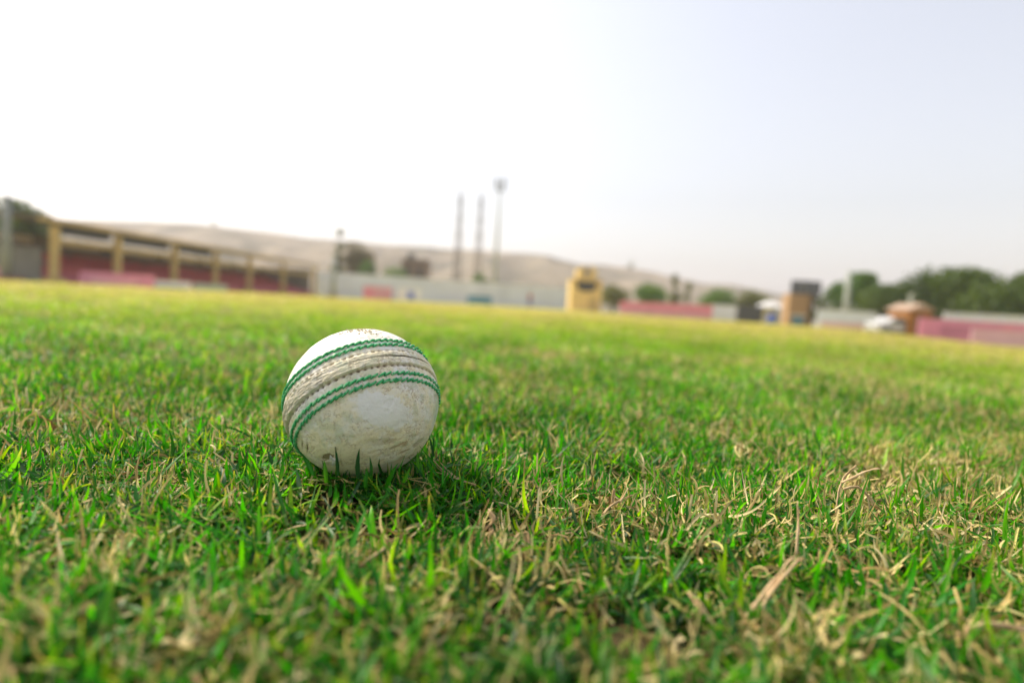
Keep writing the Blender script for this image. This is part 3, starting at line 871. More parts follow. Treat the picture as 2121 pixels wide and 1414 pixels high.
def grandstand():
    cols_px = [(112, 452, 577), (242, 478, 583), (360, 493, 588), (445, 511, 593), (515, 523, 598), (585, 541, 602), (650, 553, 606)]
    # front line of columns: from depth 47 m to 92 m
    Y0, Y1 = 46.0, 93.0
    A = on_ground(112, Y0); Bp = on_ground(650, Y1)
    pts = []
    for px, _, _ in cols_px:
        # intersect the picture column with the front line
        lo, hi = -0.2, 1.2
        f = lambda s: (lambda P: on_ground(px, P.y).x - P.x)(A.lerp(Bp, s))
        for _ in range(60):
            mid = (lo + hi) / 2
            if f(lo) * f(mid) <= 0: hi = mid
            else: lo = mid
        pts.append(A.lerp(Bp, (lo + hi) / 2))
    root = thing('grandstand', 'long open grandstand with ochre columns and tiers of red seats on the left', 'grandstand', A)
    d = (Bp - A).normalized(); nrm = Vector((-d.y, d.x, 0))          # nrm points away from the field
    if nrm.x > 0: nrm = -nrm
    L = (Bp - A).length
    HT = [zat(c[0], c[1], p.y) for c, p in zip(cols_px, pts)]
    h0, h1 = HT[0], HT[-1]
    H = sum(HT) / len(HT) - A.z
    root.location = A
    loc = lambda s, back, z: d * s + nrm * back + Vector((0, 0, z))
    def slab(mb, s0, s1, b0, b1, z0a, z0b, th):
        """sloping slab across the depth of the stand"""
        vs = [loc(s, b, z + o) for o in (0, th) for s, b, z in ((s0, b0, z0a), (s1, b0, z0a), (s1, b1, z0b), (s0, b1, z0b))]
        vv = [mb.bm.verts.new(v) for v in vs]
        for q in ((3, 2, 1, 0), (4, 5, 6, 7), (0, 1, 5, 4), (1, 2, 6, 5), (2, 3, 7, 6), (3, 0, 4, 7)):
            mb.bm.faces.new([vv[i] for i in q])
    for p in pts:
        s = (p - A).dot(d)
        mb = MB(); c = loc(s, 0, 0)
        mb.box(c.x - 0.25, c.x + 0.25, c.y - 0.24, c.y + 0.24, -0.1, H - 0.55)
        mb.box(c.x - 0.62, c.x + 0.62, c.y - 0.55, c.y + 0.55, -0.1, 0.45)
        mb.build('column', M_YEL, root)
    mb = MB(); mb.obox(loc(-1.5, -0.25, 0), loc(L + 1, -0.25, 0), 0.5, H - 0.28, H); mb.build('roof_beam', M_YEL, root)
    mb = MB(); mb.obox(loc(-0.2, 0.1, 0), loc(L + 0.2, 0.1, 0), 0.35, H * 0.65, H * 0.71); mb.build('cross_beam', M_YEL, root)
    mb = MB(); slab(mb, -1.6, L + 1, 0.05, 9.4, H + 0.003, H + 0.45, 0.12); mb.build('roof', M_ROOF, root)
    mb = MB()
    mb.obox(loc(-0.4, 9.2, 0), loc(L + 0.4, 9.2, 0), 0.25, -0.1, H * 0.86)
    mb.build('back_wall', M_BACK, root)
    for k in range(6):
        MB().obox(loc(L * (k + 0.12) / 6, 9.04, 0), loc(L * (k + 0.88) / 6, 9.04, 0), 0.06, H * 0.70, H * 0.82).build('window', M_WHITE, root)
    MB().obox(loc(L + 0.3, 0.9, 0), loc(L + 0.3, 9.05, 0), 0.25, -0.1, H * 0.86).build('end_wall', mat_simple('grey_end_wall', (0.30, 0.29, 0.26), 0.85, 0.3, 0.5), root)
    MB().obox(loc(-0.3, 0.9, 0), loc(-0.3, 9.05, 0), 0.25, -0.1, H * 0.55).build('end_wall', M_BACK, root)
    # a dark sheet that hangs under the front of the roof in three bays
    for k in (0, 1, 2):
        s0 = (pts[k] - A).dot(d) + 0.45; s1 = (pts[k + 1] - A).dot(d) - 0.45
        mb = MB(); mb.obox(loc(s0, 0.35, 0), loc(s1, 0.35, 0), 0.06, H - 1.15, H - 0.10); mb.build('shade_sheet', M_DARK, root)
    n = 7
    mb = MB()
    for k in range(n):
        b0 = 1.0 + k * 1.12
        mb.obox(loc(0.0, b0 + 0.56, 0), loc(L, b0 + 0.56, 0), 1.12, -0.1, 0.25 + 0.30 * k)
    mb.build('terrace', M_STEP, root)
    for k in range(n):
        mb = MB(); b0 = 1.35 + k * 1.12; z = 0.25 + 0.30 * k
        ns = int(L / 0.62)
        for i in range(ns):
            if i % 16 == 15:
                mb.build('seat_row', M_RED, root); mb = MB(); continue
            s = 0.5 + i * 0.62
            p0 = loc(s, b0, 0); p1 = loc(s + 0.5, b0, 0)
            mb.obox(p0, p1, 0.40, z + 0.30, z + 0.36)
            p0 = loc(s, b0 + 0.22, 0); p1 = loc(s + 0.5, b0 + 0.22, 0)
            mb.obox(p0, p1, 0.05, z + 0.36, z + 0.80)
        mb.build('seat_row', M_RED, root)
    mb = MB(); mb.obox(loc(-0.2, 0.75, 0), loc(L + 0.2, 0.75, 0), 0.2, -0.1, 0.95); mb.build('parapet', mat_simple("pink_parapet", (0.50, 0.13, 0.17), 0.8, 0.35, 0.6), root)
    return A, d, nrm, L
GS = grandstand()

def board(name, label, px0, px1, py_top, Y, mat, group=None, cat='advertising board', Yb=None, feet=True, marks=None, lift=0.0):
    """a board standing on the ground between two picture columns"""
    Yb = Yb or Y
    a = on_ground(px0, Y); b = on_ground(px1, Yb)
    c = (a + b) / 2
    t = thing(name, label, cat, c, group)
    a = a - c; b = b - c
    h = zat((px0 + px1) / 2, py_top, (Y + Yb) / 2) - c.z
    MB().obox(a, b, 0.08, 0.06 + lift, h).build('panel', mat, t)
    if feet:
        n = 3; d = (b - a)
        nrm = Vector((-d.y, d.x, 0)).normalized()
        for i in range(n):
            mb = MB()
            p = a + d * (0.06 + 0.88 * i / (n - 1))
            mb.obox(p + nrm * 0.055, p + nrm * 0.75, 0.06, -0.02, 0.06)
            mb.tube([p + nrm * 0.70 + Vector((0, 0, 0.05)), p + nrm * 0.06 + Vector((0, 0, h * 0.8))], 0.03, 6)
            mb.build('support', M_GREYP, t)
    if marks:
        d = b - a; nrm = Vector((d.y, -d.x, 0)).normalized()
        for f0, f1, z0, z1, mm_ in marks:
            MB().obox(a + d * f0 + nrm * 0.052, a + d * f1 + nrm * 0.052, 0.02, z0 * h, z1 * h).build('printed_patch', mm_, t)
    return t
G_B = 'advertising boards along the boundary'
board('advertising_board', 'pink board at the left edge of the picture in front of the grey heap', -60, 42, 553, 46, M_PINK2, G_B)
board('advertising_board', 'dusky pink board below the first bays of the grandstand', 165, 320, 566, 45.5, M_MAG, G_B, marks=[(0.15, 0.8, 0.2, 0.55, M_PINK2)])
board('advertising_board', 'pale bluish white low board below the middle columns of the grandstand', 305, 395, 582, 50, M_WHITE, G_B, marks=[(0.1, 0.9, 0.1, 0.45, M_TEAL)])
board('advertising_board', 'low pale grey green board right of the pale bluish one below the grandstand', 400, 470, 588, 54, mat_simple("grey_green_board", (0.40, 0.46, 0.40), 0.6, 0.3, 1.0), G_B)
board('advertising_board', 'short bright pink board standing by the white wall', 752, 811, 594, 70, M_PINK, G_B, marks=[(0.35, 0.95, 0.30, 0.85, M_PINK2)])
board('advertising_board', 'white board with a blue emblem next to the bright pink board', 822, 875, 597, 72, M_WHITE, G_B, marks=[(0.42, 0.66, 0.15, 0.75, mat_simple("blue_print", (0.05, 0.12, 0.55), 0.5, 0.2, 1.0))])
board('advertising_board', 'teal blue board on the grass in front of the white wall', 968, 1018, 613, 72, M_TEAL, G_B, marks=[(0.1, 0.9, 0.35, 0.6, mat_simple("pale_teal_print", (0.2, 0.38, 0.48), 0.5, 0.2, 1.0))])
for (a, b, py, Y, lab) in ((1283, 1345, 625, 78, 'left one of three joined deep pink boards below the round green tree'), (1346, 1410, 628, 78, 'middle one of three joined deep pink boards right of the yellow building'), (1411, 1474, 631, 78, 'right one of three joined deep pink boards beside the dark screen')):
    board('advertising_board', lab, a, b, py, Y, M_PINK, G_B, marks=[(0.0, 1.0, 0.05, 0.42, M_PINK2)])
board('advertising_board', 'very pale pink board left of the white parked car', 1700, 1812, 668, 48, mat_simple("washed_pink_board", (0.72, 0.50, 0.50), 0.5, 0.2, 1.0), G_B)
board('advertising_board', 'large magenta board at the right edge behind the pale pink one', 1900, 2180, 666, 38, M_MAG, G_B, marks=[(0.15, 0.55, 0.35, 0.7, mat_simple("faded_magenta", (0.55, 0.19, 0.30), 0.5, 0.2, 1.0)), (0.62, 0.7, 0.3, 0.8, M_PINK)])
board('advertising_board', 'light pink low board nearest at the right edge of the picture', 2010, 2200, 686, 33, mat_simple("light_pink_board", (0.72, 0.42, 0.50), 0.5, 0.2, 1.0), G_B)

# ---- long white wall
def wall(label, pxa, Ya, pxb, Yb, pya, pyb, name='boundary_wall', mat=M_WALLW, npost=12):
    a = on_ground(pxa, Ya); b = on_ground(pxb, Yb); t = thing(name, label, 'wall', (a + b) / 2)
    c = (a + b) / 2; a = a - c; b = b - c
    h = (zat(pxa, pya, Ya) + zat(pxb, pyb, Yb)) / 2 - c.z
    MB().obox(a, b, 0.22, -0.1, h).build('wall_panel', mat, t)
    MB().obox(a, b, 0.34, h + 0.002, h + 0.12).build('coping', M_WHITE, t)
    d = b - a
    for i in range(npost):
        p = a + d * (i + 0.5) / npost; u = d.normalized() * 0.16
        MB().obox(p - u, p + u, 0.42, -0.1, h - 0.05).build('pier', mat, t)
    return t
wall('long whitewashed concrete wall between the grandstand and the yellow building', 652, 98, 1185, 108, 560, 601)
wall('short white wall section behind the dark screen right of the joined pink boards', 1470, 82, 1625, 80, 636, 636, npost=4)
wall('low white wall under the trees behind the white parked car', 1690, 62, 1812, 60, 640, 652, npost=4)
wall('white wall above the large magenta board at the right edge', 1950, 47, 2200, 44, 648, 664, npost=5)

# ---- person
def person():
    P = on_ground(1097, 62)
    t = thing('person', 'person in a red shirt and blue trousers standing by the white wall', 'person', P, rz=rad(25))
    mskin = mat_simple("skin", (0.30, 0.17, 0.11), 0.6, 0.15, 8.0)
    def skin(name, verts, edges, radii, mat, root_i):
        me = bpy.data.meshes.new(name); me.from_pydata(verts, edges, []); 
        o = bpy.data.objects.new(name, me); COL.objects.link(o)
        sk = o.modifiers.new("skin", 'SKIN'); ss = o.modifiers.new("sub", 'SUBSURF'); ss.levels = 1; ss.render_levels = 1
        for i, r in enumerate(radii):
            me.skin_vertices[0].data[i].radius = (r, r * 0.85) if isinstance(r, float) else r
        me.skin_vertices[0].data[root_i].use_root = True
        dg = bpy.context.evaluated_depsgraph_get()
        me2 = bpy.data.meshes.new_from_object(o.evaluated_get(dg))
        bpy.data.objects.remove(o)
        me2.materials.clear(); me2.materials.append(mat)
        for p in me2.polygons: p.use_smooth = True
        o2 = bpy.data.objects.new(name, me2); COL.objects.link(o2); o2.parent = t
        return o2
    V = [(0, 0, 0.95), (0, 0, 1.15), (0, 0.01, 1.38), (0, 0.01, 1.48), (0, -0.01, 1.60), (0, -0.01, 1.70)]; E = [(0, 1), (1, 2), (2, 3), (3, 4), (4, 5)]; Rr = [0.14, 0.13, 0.14, 0.055, 0.088, 0.07]
    for s in (-1, 1):
        i = len(V)
        V += [(s * 0.17, 0.01, 1.41), (s * 0.23, 0.03, 1.14), (s * 0.24, -0.04, 0.90), (s * 0.24, -0.06, 0.82)]; Rr += [0.058, 0.044, 0.03, 0.038]
        E += [(2, i), (i, i + 1), (i + 1, i + 2), (i + 2, i + 3)]
        h = i + 3
        for k in range(5):
            j = len(V)
            V += [(s * 0.24 + 0.0, -0.09 + 0.022 * k, 0.775 + (0.02 if k == 0 else 0)), (s * 0.235, -0.095 + 0.022 * k, 0.735 + (0.035 if k == 0 else 0.004 * abs(k - 2)))]
            Rr += [0.010, 0.008]; E += [(h, j), (j, j + 1)]
        i = len(V)
        V += [(s * 0.10, 0, 0.88), (s * 0.11, -0.01 * s, 0.49), (s * 0.115, 0.02, 0.09), (s * 0.12, -0.14, 0.04)]; Rr += [0.095, 0.062, 0.042, 0.038]
        E += [(0, i), (i, i + 1), (i + 1, i + 2), (i + 2, i + 3)]
    skin('body', V, E, Rr, mskin, 0)
    V = [(0, 0, 0.93), (0, 0, 1.15), (0, 0.01, 1.37), (0, 0.01, 1.45)]; E = [(0, 1), (1, 2), (2, 3)]; Rr = [0.165, 0.155, 0.165, 0.07]
    for s in (-1, 1):
        i = len(V); V += [(s * 0.175, 0.01, 1.41), (s * 0.22, 0.025, 1.20)]; Rr += [0.078, 0.066]; E += [(2, i), (i, i + 1)]
    skin('shirt', V, E, Rr, mat_simple("red_cloth", (0.45, 0.05, 0.06), 0.85, 0.25, 6.0), 0)
    V = [(0, 0, 0.96)]; E = []; Rr = [0.158]
    for s in (-1, 1):
        i = len(V); V += [(s * 0.10, 0, 0.86), (s * 0.11, -0.01 * s, 0.49), (s * 0.115, 0.02, 0.11)]; Rr += [0.112, 0.085, 0.068]; E += [(0, i), (i, i + 1), (i + 1, i + 2)]
    skin('trousers', V, E, Rr, mat_simple("blue_cloth", (0.05, 0.06, 0.28), 0.85, 0.25, 6.0), 0)
    MB().ball((0, 0.012, 1.685), (0.098, 0.105, 0.095), 2).build('hair', mat_simple("black_hair", (0.015, 0.012, 0.01), 0.6, 0.2, 20.0), t, True)
person()

# ---- masts and pylons
def mast(label, px, Y, py_top, mat, w=0.5, head=True, head_w=1.6, arm=False):
    P = on_ground(px, Y)
    # climb straight up from the ground point until picture row py_top is reached
    lo, hi = 0.0, 80.0
    def row(z):
        v = Vector((P.x, Y, z + P.z)) - CAM
        return 707 - v.dot(_u) / v.dot(_f) * PX
    for _ in range(50):
        m = (lo + hi) / 2
        if row(m) > py_top: lo = m
        else: hi = m
    h = hi
    t = thing('floodlight_mast', label, 'floodlight mast', P, 'floodlight masts round the ground')
    MB().tube([(0, 0, -0.1), (0, 0, h * 0.5), (0, 0, h * (0.94 if head else 1.0))], [w / 2, w * 0.42, w * 0.28], 12).build('mast_pole', mat, t, True)
    MB().box(-w * 0.9, w * 0.9, -w * 0.9, w * 0.9, -0.1, 0.35).build('footing', M_STEP, t)
    if head:
        f = MB(); hw = head_w / 2
        z0 = h * 0.94
        for z in (z0, z0 + head_w * 0.42, z0 + head_w * 0.84):
            f.box(-hw, hw, -0.05, 0.05, z - 0.05, z + 0.05)
        for x in (-hw * 0.55, hw * 0.55):
            f.box(x - 0.05, x + 0.05, 0.055, 0.12, z0 - 0.3, z0 + head_w * 0.95)
        f.build('lamp_frame', M_LAMP, t)
        for z in (z0, z0 + head_w * 0.42, z0 + head_w * 0.84):
            for x in (-hw * 0.72, hw * 0.72) if z > z0 else (-hw * 0.62, hw * 0.62):
                lb = MB().tube([(x, -0.06, z + 0.02), (x, -0.28, z - 0.04), (x, -0.42, z - 0.10)], [0.10, head_w * 0.15, head_w * 0.20], 10).build('floodlight', M_LAMP, t)
    return t, h
mast('tall slim floodlight mast with a cluster of lamps behind the white wall', 1022, 112, 376, M_PALEP, 0.75, True, 2.0)
mast('grey green mast standing at the left edge before the dark tree', 14, 44, 405, M_GREYP, 0.85, False)
mast('grey mast at the end of the grandstand in front of the white wall', 690, 88, 530, M_PALEP, 0.8, False)
mast('pale whitish mast among the trees on the right', 1748, 64, 560, M_PALEP, 0.75, False)

def pylon(label, px, Y, py_top):
    P = on_ground(px, Y)
    lo, hi = 0.0, 80.0
    def row(z):
        v = Vector((P.x, Y, z + P.z)) - CAM
        return 707 - v.dot(_u) / v.dot(_f) * PX
    for _ in range(50):
        m = (lo + hi) / 2
        if row(m) > py_top: lo = m
        else: hi = m
    h = hi
    t = thing('lattice_tower', label, 'lattice tower', P, 'pair of lattice towers behind the wall')
    wdt = lambda z: 0.72 * (1 - 0.65 * z / h)
    for sx in (-1, 1):
        for sy in (-1, 1):
            MB().tube([(sx * wdt(0), sy * wdt(0), -0.1), (sx * wdt(h), sy * wdt(h), h)], 0.075, 6).build('leg', M_RUST, t)
    mb = MB(); z = 0.0; k = 0
    while z < h - 1.2:
        z2 = z + 1.25
        for f in range(4):
            c = [(-1, -1), (1, -1), (1, 1), (-1, 1)]
            a, b = c[f], c[(f + 1) % 4]
            if k % 2: a, b = b, a
            mb.tube([(a[0] * wdt(z), a[1] * wdt(z), z), (b[0] * wdt(z2), b[1] * wdt(z2), z2)], 0.055, 5)
            mb.tube([(a[0] * wdt(z2), a[1] * wdt(z2), z2), (b[0] * wdt(z2), b[1] * wdt(z2), z2)], 0.045, 5)
        z = z2; k += 1
    mb.build('bracing', M_RUST, t)
    for z in (h * 0.62, h * 0.76, h * 0.90):
        mb = MB()
        mb.box(-0.9, 0.9, -0.06, 0.06, z - 0.07, z + 0.07)
        for x in (-0.85, 0.85):
            mb.tube([(x, 0, z - 0.4), (x, 0, z - 0.07)], 0.05, 6)
        mb.build('cross_arm', M_RUST, t)
pylon('brown lattice tower, the left one of the pair behind the white wall', 943, 120, 395)
pylon('brown lattice tower, the right one of the pair, next to the slim floodlight mast', 985, 120, 400)

# ---- yellow building
def yellow_building():
    Y = 84.0; a = on_ground(1180, Y); b = on_ground(1243, Y); c = (a + b) / 2; W = (b - a).length / 2
    t = thing('yellow_building', 'yellow two storey score hut with a dark window and a narrower top', 'building', c)
    zl = zat(1211, 578, Y); zt = zat(1212, 551, Y)
    MB().box(-W, W, 0, 5, -0.1, zl).build('wall', M_YEL2, t)
    W2 = W * 0.62
    tp = MB(); tp.prism([(-W2, zl + 0.003), (W2, zl + 0.003), (W2, zt - 0.5), (W2 * 0.6, zt), (-W2 * 0.6, zt), (-W2, zt - 0.5)], 0.2, 4.0); tp.build('upper_storey', M_YEL2, t)
    MB().box(-W - 0.15, W + 0.15, -0.35, -0.003, zl - 0.35, zl + 0.05).build('cornice', M_YEL, t)
    z1 = zat(1210, 581, Y) - 0.2; z0 = zat(1210, 603, Y); ww = W * 0.64
    out = [(-ww, z1), (ww, z1), (ww, z0 + (z1 - z0) * 0.45)] + [(ww * math.cos(k * math.pi / 8), z0 + (z1 - z0) * 0.45 * (1 - math.sin(k * math.pi / 8))) for k in range(1, 8)] + [(-ww, z0 + (z1 - z0) * 0.45)]
    MB().prism(out, -0.12, -0.004).build('window', M_GLASS, t)
    cz = (zl + zt) / 2 + 0.2
    o = MB().tube([(0, 0.195, cz), (0, 0.08, cz)], [0.55, 0.55], 20).build('round_plaque', mat_simple("grey_plaque", (0.28, 0.25, 0.28), 0.6, 0.3, 2.0), t)
    MB().box(W * 0.25, W * 0.75, -0.06, -0.004, 0, 2.0).build('door', M_YEL, t)
yellow_building()

def brown_house():
    Y = 125.0
    for lab, p0, p1, pt, Yy in (('brown flat roofed house behind the wall left of the lattice towers', 716, 760, 520, 128.0), ('small brown block house with a roof tank behind the white wall', 828, 880, 536, 130.0)):
        a = on_ground(p0, Yy); b = on_ground(p1, Yy); c = (a + b) / 2; W = (b - a).length / 2; h = zat((p0 + p1) / 2, pt, Yy)
        t = thing('house', lab, 'house', c)
        MB().box(-W, W, 0, 6, -0.1, h).build('wall', M_HOUSE, t)
        MB().box(-W - 0.25, W + 0.25, -0.3, 6.3, h + 0.003, h + 0.25).build('roof', M_ROOF, t)
        for k in (-0.5, 0.45):
            wn = MB().box(W * k - 0.5, W * k + 0.5, -0.06, -0.004, h * 0.60, h * 0.80).build('window', M_GLASS, t)
        if p0 > 800:
            MB().tube([(-W * 0.4, 2, h + 0.26), (-W * 0.4, 2, h + 1.6)], 0.8, 14).build('roof_tank', M_DARK, t)
brown_house()

# ---- dark sight screen, blue barrel, cover, tower, hut, car
def sight_screen():
    Y = 74.0; a = on_ground(1526, Y); b = on_ground(1575, Y); c = (a + b) / 2; W = (b - a).length / 2; h = zat(1550, 632, Y) - c.z
    t = thing('sight_screen', 'dark grey upright screen on the boundary right of the pink boards', 'sight screen', c)
    MB().box(-W, W, -0.05, 0.05, 0.15, h).build('screen_cloth', M_SCREEN, t)
    for x in (-W - 0.06, W + 0.06):
        mb = MB()
        mb.box(x - 0.055, x + 0.055, -0.07, 0.07, -0.02, h + 0.05)
        mb.tube([(x, 0.08, h * 0.8), (x, 1.1, 0.0)], 0.04, 6)
        mb.build('frame_post', M_LAMP, t)
sight_screen()
def barrel():
    Y = 70.0; c = on_ground(1597, Y); h = zat(1597, 651, Y) - c.z
    t = thing('barrel', 'blue plastic barrel at the foot of the white tent', 'barrel', c)
    w = 0.45
    MB().tube([(0, 0, -0.02), (0, 0, h * .1), (0, 0, h * 0.33), (0, 0, h * 0.36), (0, 0, h * 0.39), (0, 0, h * 0.64), (0, 0, h * 0.67), (0, 0, h * 0.70), (0, 0, h * 0.93), (0, 0, h)], [w * .9, w, w, w * 1.06, w, w, w * 1.06, w, w, w * 0.88], 18).build('drum', M_BLUE, t, True)
    MB().tube([(0, 0, h + 0.002), (0, 0, h + 0.05)], w * 0.8, 18).build('lid', M_BLUE, t)
barrel()
def tent():
    Y = 76.0; a = on_ground(1578, Y); b = on_ground(1626, Y); c = (a + b) / 2; W = (b - a).length / 2
    t = thing('tent', 'white canvas tent between the dark screen and the tan tower', 'tent', c)
    h = zat(1602, 636, Y) - c.z; hp = zat(1602, 622, Y) - c.z
    mb = MB()
    vs = [mb.bm.verts.new(v) for v in ((-W - .1, -.1, h), (W + .1, -.1, h), (W + .1, 3.1, h), (-W - .1, 3.1, h), (0, 1.5, hp))]
    for k in range(4): mb.bm.faces.new((vs[k], vs[(k + 1) % 4], vs[4]))
    mb.bm.faces.new((vs[3], vs[2], vs[1], vs[0]))
    mb.build('canopy', M_WHITE, t)
    MB().obox((-W, 3.0), (W, 3.0), 0.05, 0.0, h - 0.01).build('back_wall', M_WHITE, t)
    for x in (-W, W):
        for y in (0.0, 2.9):
            MB().tube([(x, y, -0.05), (x, y, h - 0.01)], 0.06, 8).build('pole', M_GREYP, t)
tent()
def tower():
    Y = 72.0; a = on_ground(1630, Y); b = on_ground(1690, Y); c = (a + b) / 2; W = (b - a).length / 2
    t = thing('scoreboard_tower', 'tan tower with a dark scoreboard on top right of the blue barrel', 'tower', c)
    z1 = zat(1656, 609, Y) - c.z; z2 = zat(1658, 581, Y) - c.z
    MB().box(-W, W * 0.45, 0, 1.8, -0.1, z1).build('wall', M_BRICK, t)
    mb = MB().box(W * 0.45 + 0.004, W, 0.3, 1.6, z1 * 0.80, z1); mb.build('side_gallery', M_HOUSE, t)
    MB().box(W * 0.55, W * 0.85, 0.6, 1.4, -0.1, z1 * 0.795).build('side_door', M_DARK, t)
    MB().box(-W * 0.92, W * 1.08, -0.15, 0.25, z1 + 0.02, z2).build('scoreboard', mat_simple("scoreboard_slate", (0.075, 0.08, 0.10), 0.5, 0.4, 3.0), t)
    for k in range(3):
        zc = z1 + (z2 - z1) * (0.25 + 0.25 * k)
        for j in range(4):
            xx = -W * 0.75 + j * W * 0.48
            MB().box(xx, xx + W * 0.3, -0.19, -0.153, zc - 0.09, zc + 0.09).build('score_slot', mat_simple("slot_grey", (0.26, 0.27, 0.30), 0.5, 0.3, 3.0) if (k + j) == 0 else bpy.data.materials["slot_grey"], t)
    for x in (-W * 0.6, W * 0.7):
        MB().tube([(x, 0.32, z1 - 0.2 if x < 0 else z1 - 0.1), (x, 0.32, z2 - 0.2)], 0.08, 8).build('post', M_LAMP, t)
    MB().box(-W * 0.72, W * 0.1, -0.08, -0.004, 0.25, z1 * 0.30).build('window', M_TEAL, t)
    MB().box(-W * 0.80, W * 0.2, -0.25, -0.085, z1 * 0.32, z1 * 0.36).build('ledge', M_WHITE, t)
tower()
def hut():
    Y = 44.0; a = on_ground(1878, Y); b = on_ground(1924, Y); c = (a + b) / 2; W = (b - a).length / 2; h = zat(1900, 643, Y) - c.z
    t = thing('hut', 'rusty orange hut with a pale roof between the white car and the magenta board', 'hut', c)
    MB().box(-W, W, 0, 2.4, -0.1, h).build('wall', M_ORNG, t)
    hp = zat(1900, 628, Y) - c.z
    MB().prism([(-W - 0.25, h + 0.003), (W + 0.25, h + 0.003), (0, hp)], -0.25, 2.65).build('roof', mat_simple("pale_brown_roof", (0.46, 0.33, 0.24), 0.8, 0.3, 1.0), t)
    MB().box(-W * 0.35, W * 0.35, -0.05, -0.004, 0, h * 0.85).build('door', M_HOUSE, t)
    MB().tube([(0, 1.2, hp - 0.3), (0, 1.2, hp + 0.75)], 0.16, 8).build('vent_pipe', M_PALEP, t)
hut()
def car():
    Y = 45.0; c = on_ground(1848, Y); t = thing('parked_car', 'white car parked left of the rusty orange hut', 'car', c, rz=rad(8))
    prof = [(-1.9, 0.35), (-1.95, 0.7), (-1.85, 0.92), (-1.15, 1.0), (-0.6, 1.42), (0.75, 1.46), (1.45, 1.02), (1.95, 0.92), (2.0, 0.5), (1.9, 0.32)]
    MB().prism(prof, -0.8, 0.8).build('body', mat_simple('car_paint', (0.52, 0.53, 0.54), 0.4, 0.2, 1.0), t)
    for y in (-0.815, 0.815):
        MB().prism([(-0.98, 1.02), (-0.52, 1.36), (0.66, 1.39), (1.2, 1.04)], y - 0.01, y + 0.01).build('window', M_GLASS, t)
    for x in (-1.25, 1.25):
        for y in (-0.80, 0.80):
            wv = MB().tube([(x, y - 0.1, 0.33), (x, y + 0.1, 0.33)], 0.33, 18).build('wheel', M_LAMP, t)
            MB().tube([(x, y - 0.115, 0.33), (x, y + 0.115, 0.33)], 0.19, 14).build('rim', M_PALEP, wv)
    for y in (-0.55, 0.55):
        MB().box(-1.975, -1.90, y - 0.17, y + 0.17, 0.66, 0.80).build('headlight', M_GLASS, t)
car()
def heap():
    Y = 50.0; c = on_ground(70, Y); W = 1.3; h = zat(68, 527, Y) - c.z
    t = thing('covered_heap', 'low rounded heap under a grey cover beside the first grandstand column', 'covered heap', c)
    n1, n2 = 40, 14; V = []
    for i in range(n2 + 1):
        e = i / n2 * math.pi / 2
        for k in range(n1):
            a = 2 * math.pi * k / n1
            rr = math.cos(e) ** 0.6
            fold = 1 + 0.06 * math.sin(9 * a + 1.3 * math.sin(3 * a)) * (1 - i / n2)
            V.append((W * rr * math.cos(a) * fold, 0.8 * rr * math.sin(a) * fold, -0.05 + h * math.sin(e) * (0.92 + 0.08 * math.cos(2 * a + 1))))
    F = [(i * n1 + k, i * n1 + (k + 1) % n1, (i + 1) * n1 + (k + 1) % n1, (i + 1) * n1 + k) for i in range(n2) for k in range(n1)]
    np_mesh('cover_sheet', np.array(V), np.array(F), M_TARP, t, True)
    MB().tube([(W * 1.03 * math.cos(a), 0.83 * math.sin(a), 0.16 + 0.02 * math.sin(5 * a)) for a in np.linspace(0, 2 * math.pi, 40)], 0.03, 5).build('tie_rope', M_PALEP, t)
heap()

